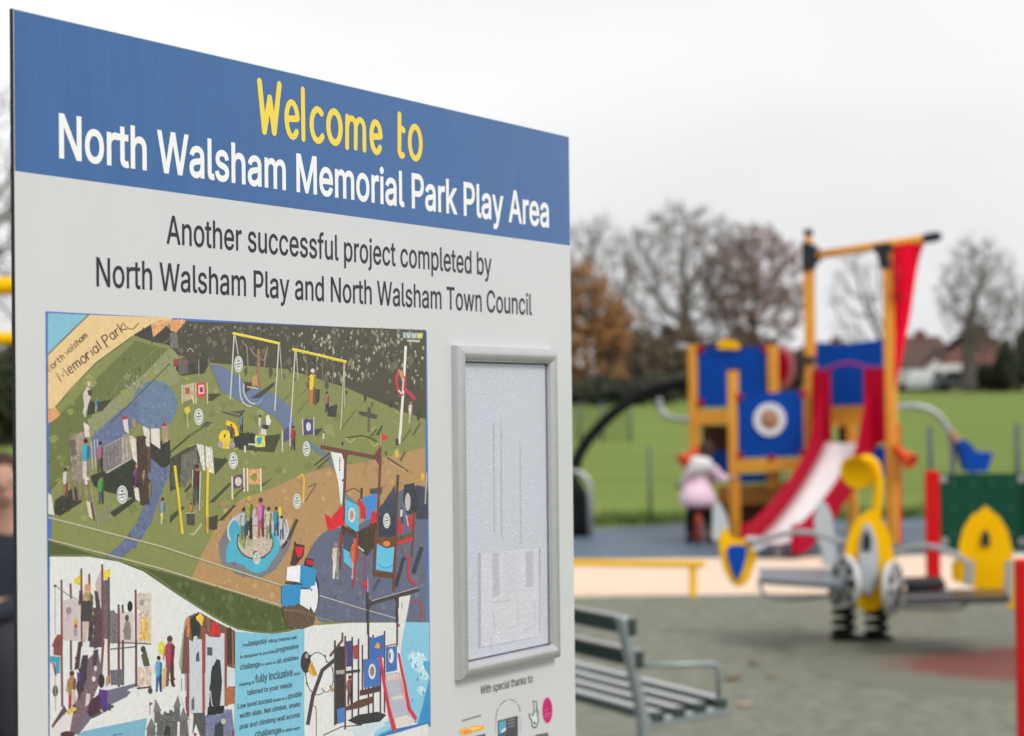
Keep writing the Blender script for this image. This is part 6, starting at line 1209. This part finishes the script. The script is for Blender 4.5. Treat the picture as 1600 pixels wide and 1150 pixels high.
def tree(name, label, base, crown, r, n_att, step, seed, trunk_h, r0, bk, leaf=None, twigs=3, nleaf=0, ls=.2, group='bare trees beyond the field', tw=.02, cat='tree', expo=.5, twl=1.0):
    nd_, par, ch, w_ = grow(base, crown, r, n_att, step, seed, trunk_h); rg = random.Random(seed); t_ = thing(name, Vector(base), label, cat, group)
    rad_ = r0 * (w_ / w_[0]) ** expo; rad_ = np.maximum(rad_, .018); tr, cr, lf = MB(), MB(), MB()
    for i in range(1, len(nd_)):
        p, q = Vector(nd_[par[i]]), Vector(nd_[i]); big = w_[i] > w_[0] * .04
        (tr if big else cr).tube([p, q], [rad_[par[i]] if w_[par[i]] < w_[i] * 3 else rad_[i] * 1.15, rad_[i]], 7 if big else 3, False)
        if w_[i] <= 2:
            for _ in range(twigs):
                d = Vector((rg.gauss(0, 1), rg.gauss(0, 1), rg.gauss(.25, 1))).normalized(); dq = (q - p).normalized(); d = (d + dq * .9).normalized(); ln = step * twl * rg.uniform(.8, 2.0); m1 = q + d * ln * .5 + Vector((rg.gauss(0, .1), 0, rg.gauss(0, .1))) * ln; e = m1 + (d + Vector((rg.gauss(0, .4), 0, rg.gauss(0, .4)))).normalized() * ln * .5
                cr.tube([q, m1, e], [tw, tw * .75, tw * .4], 3, False)
                for _k in range(2):
                    d2 = (d + Vector((rg.gauss(0, .7), rg.gauss(0, .7), rg.gauss(.1, .7)))).normalized(); o2 = q.lerp(m1, rg.uniform(.4, 1)); cr.tube([o2, o2 + d2 * ln * rg.uniform(.4, .8)], [tw * .6, tw * .3], 3, False)
                for _k in range(nleaf):
                    c_ = q.lerp(e, rg.random()) + Vector((rg.gauss(0, 1), rg.gauss(0, 1), rg.gauss(0, 1))) * ls * .8; u_ = Vector((rg.gauss(0, 1), rg.gauss(0, 1), rg.gauss(0, 1))).normalized(); v_ = u_.orthogonal().normalized(); z_ = ls * rg.uniform(.5, 1.2)
                    base_c = leaf[rg.randrange(len(leaf))]; kf = rg.uniform(.75, 1.25); lf.cur = (base_c[0] * kf, base_c[1] * kf, base_c[2] * kf, 1); lf.add([c_ - u_ * z_, c_ + v_ * z_ * .6, c_ + u_ * z_, c_ - v_ * z_ * .6], [(0, 1, 2, 3)])
    tr.build('trunk', bk, t_, raw=True); c_o = cr.build('branches', bk, t_, raw=True)
    if lf.v: lf.build('foliage', mat('leaf ' + name + label[:6], (.1, .1, .05), .75, attr=True), t_, raw=True)
    return t_
def TR(px, ybase_, Y): p = at(px, 580, Y); return (p.x, Y, 0)
def CZ(py, Y, px=1100): return at(px, py, Y).z
def bare(label, px, Y, cx, ytop, ybot, halfw, seed, trunk_y, r0, bk=bark, **kw):
    k = Y / FPX; zt_, zb = CZ(ytop, Y, cx), CZ(ybot, Y, cx); cxw = at(cx, 580, Y).x
    return tree(kw.pop('name', 'bare_tree'), label, TR(px, 0, Y), (cxw, Y, (zt_ + zb) / 2), (halfw * k, halfw * k * .8, (zt_ - zb) / 2), kw.pop('n', 420), kw.pop('step', .55), seed, CZ(trunk_y, Y, px), r0, bk, **kw)
bare('great bare oak with dark forked trunk left of the ship', 1071, 140, 1072, 318, 545, 112, 3, 505, .36, n=1500, step=.42, twigs=4, tw=.015)
bare('bare tree rising above the orange tree beside the sign', 935, 150, 930, 335, 540, 75, 5, 520, .28, n=800, step=.46, twigs=4, tw=.015)
bare('broad tree holding brown leaves right of the great oak', 1178, 150, 1180, 352, 560, 84, 8, 520, .34, n=900, step=.46, twigs=3, tw=.015, nleaf=9, ls=.12, leaf=[(.19, .11, .085), (.24, .14, .11), (.15, .1, .08), (.27, .17, .13)], name='leafy_tree')
bare('thin bare tree seen between the two masts', 1377, 170, 1345, 385, 560, 52, 11, 530, .22, bk=bark2, n=330, step=.5, twigs=3, tw=.013)
bare('fan shaped bare tree with thick trunk before the bungalow', 1515, 160, 1530, 372, 560, 66, 13, 505, .5, n=900, step=.42, twigs=5, tw=.014, expo=.62, bk=bark2)
bare('bare tree at the right edge behind the dark shrub', 1612, 165, 1605, 430, 590, 40, 17, 560, .25, n=450, step=.45, twigs=4, tw=.014)
bare('large bare tree at the left edge behind the yellow bars', -20, 70, -25, 90, 560, 120, 19, 400, .26, n=700, step=.32, twigs=3, tw=.008)
bare('orange autumn tree beside the right edge of the sign', 915, 125, 915, 418, 632, 76, 23, 590, .25, n=420, step=.5, twigs=3, nleaf=9, ls=.18, leaf=[(.32, .135, .04), (.25, .11, .04), (.37, .17, .05), (.2, .11, .05), (.3, .18, .07)], name='autumn_tree', group='trees in leaf beyond the field')
def bush(label, px, Y, ytop, halfw, seed, leaf, nm='bush', dens=1.0, ls=.22):
    k = Y / FPX; zt_ = CZ(ytop, Y, px); base = TR(px, 0, Y); rg = random.Random(seed); t_ = thing(nm, Vector(base), label, 'bush', 'bushes along the far edge of the field')
    st = MB(); lf = MB(); hw_ = halfw * k; lobes = [(Vector((base[0] + rg.uniform(-.75, .75) * hw_, Y + rg.uniform(-1, 1), zt_ * rg.uniform(.3, .75))), rg.uniform(.32, .5)) for _ in range(9)]
    for c, q in lobes: st.tube([Vector(base) + Vector((rg.uniform(-.4, .4), 0, 0)), (Vector(base) + c) / 2 + Vector((rg.gauss(0, .2), 0, .2)), c], [.08, .05, .02], 5, False)
    for _ in range(int(2600 * dens)):
        c, q = rg.choice(lobes); d = Vector((rg.gauss(0, 1), rg.gauss(0, 1), rg.gauss(0, 1))).normalized() * (rg.random() ** .4)
        p = c + Vector((d.x * hw_ * q, d.y * hw_ * q * .8, d.z * zt_ * q * .9)); p.z = max(p.z, .05)
        u_ = Vector((rg.gauss(0, 1), rg.gauss(0, 1), rg.gauss(0, 1))).normalized(); v_ = u_.orthogonal().normalized(); z_ = ls * rg.uniform(.5, 1.3); bc = rg.choice(leaf); kf = rg.uniform(.7, 1.25)
        lf.cur = (bc[0] * kf, bc[1] * kf, bc[2] * kf, 1); lf.add([p - u_ * z_, p + v_ * z_ * .7, p + u_ * z_, p - v_ * z_ * .7], [(0, 1, 2, 3)])
    st.build('stems', bark, t_, raw=True); lf.build('foliage', mat('bush leaf', (.08, .08, .05), .8, attr=True), t_, raw=True); return t_
br = [(.1, .08, .055), (.13, .1, .07), (.085, .075, .05), (.15, .11, .08)]; gn = [(.045, .055, .035), (.065, .07, .045), (.04, .048, .032)]; rb = [(.1, .07, .055), (.13, .09, .07), (.085, .065, .05)]
bush('dark brown thicket right of the orange tree', 985, 132, 490, 50, 31, br, dens=1.3)
bush('olive brown thicket under the great oak', 1045, 135, 520, 50, 32, br, dens=1.2)
bush('low dark green hedge shrub below the orange tree', 935, 118, 592, 60, 33, gn); bush('low dark green shrub below the thicket', 1030, 118, 588, 55, 34, gn)
bush('russet thicket behind the blue panel of the ship', 1120, 140, 528, 55, 35, rb, dens=1.2); bush('russet thicket below the brown leaved tree', 1185, 142, 530, 55, 36, rb, dens=1.2); bush('brown shrub left of the tall mast', 1240, 146, 545, 45, 37, rb)
bush('tawny thicket behind the climbing arch and grab bar', 1078, 138, 505, 48, 43, rb, dens=1.2)
bush('brown shrub seen between the masts', 1310, 150, 552, 50, 38, br); bush('dark evergreen shrub at the right edge of the view', 1592, 155, 515, 34, 39, gn, dens=1.4); bush('low grey green shrub right of the parked cars', 1552, 158, 568, 26, 40, gn)
bush('dark evergreen at the left edge behind the climbing bars', -10, 60, 540, 80, 41, gn, dens=1.5, ls=.12)
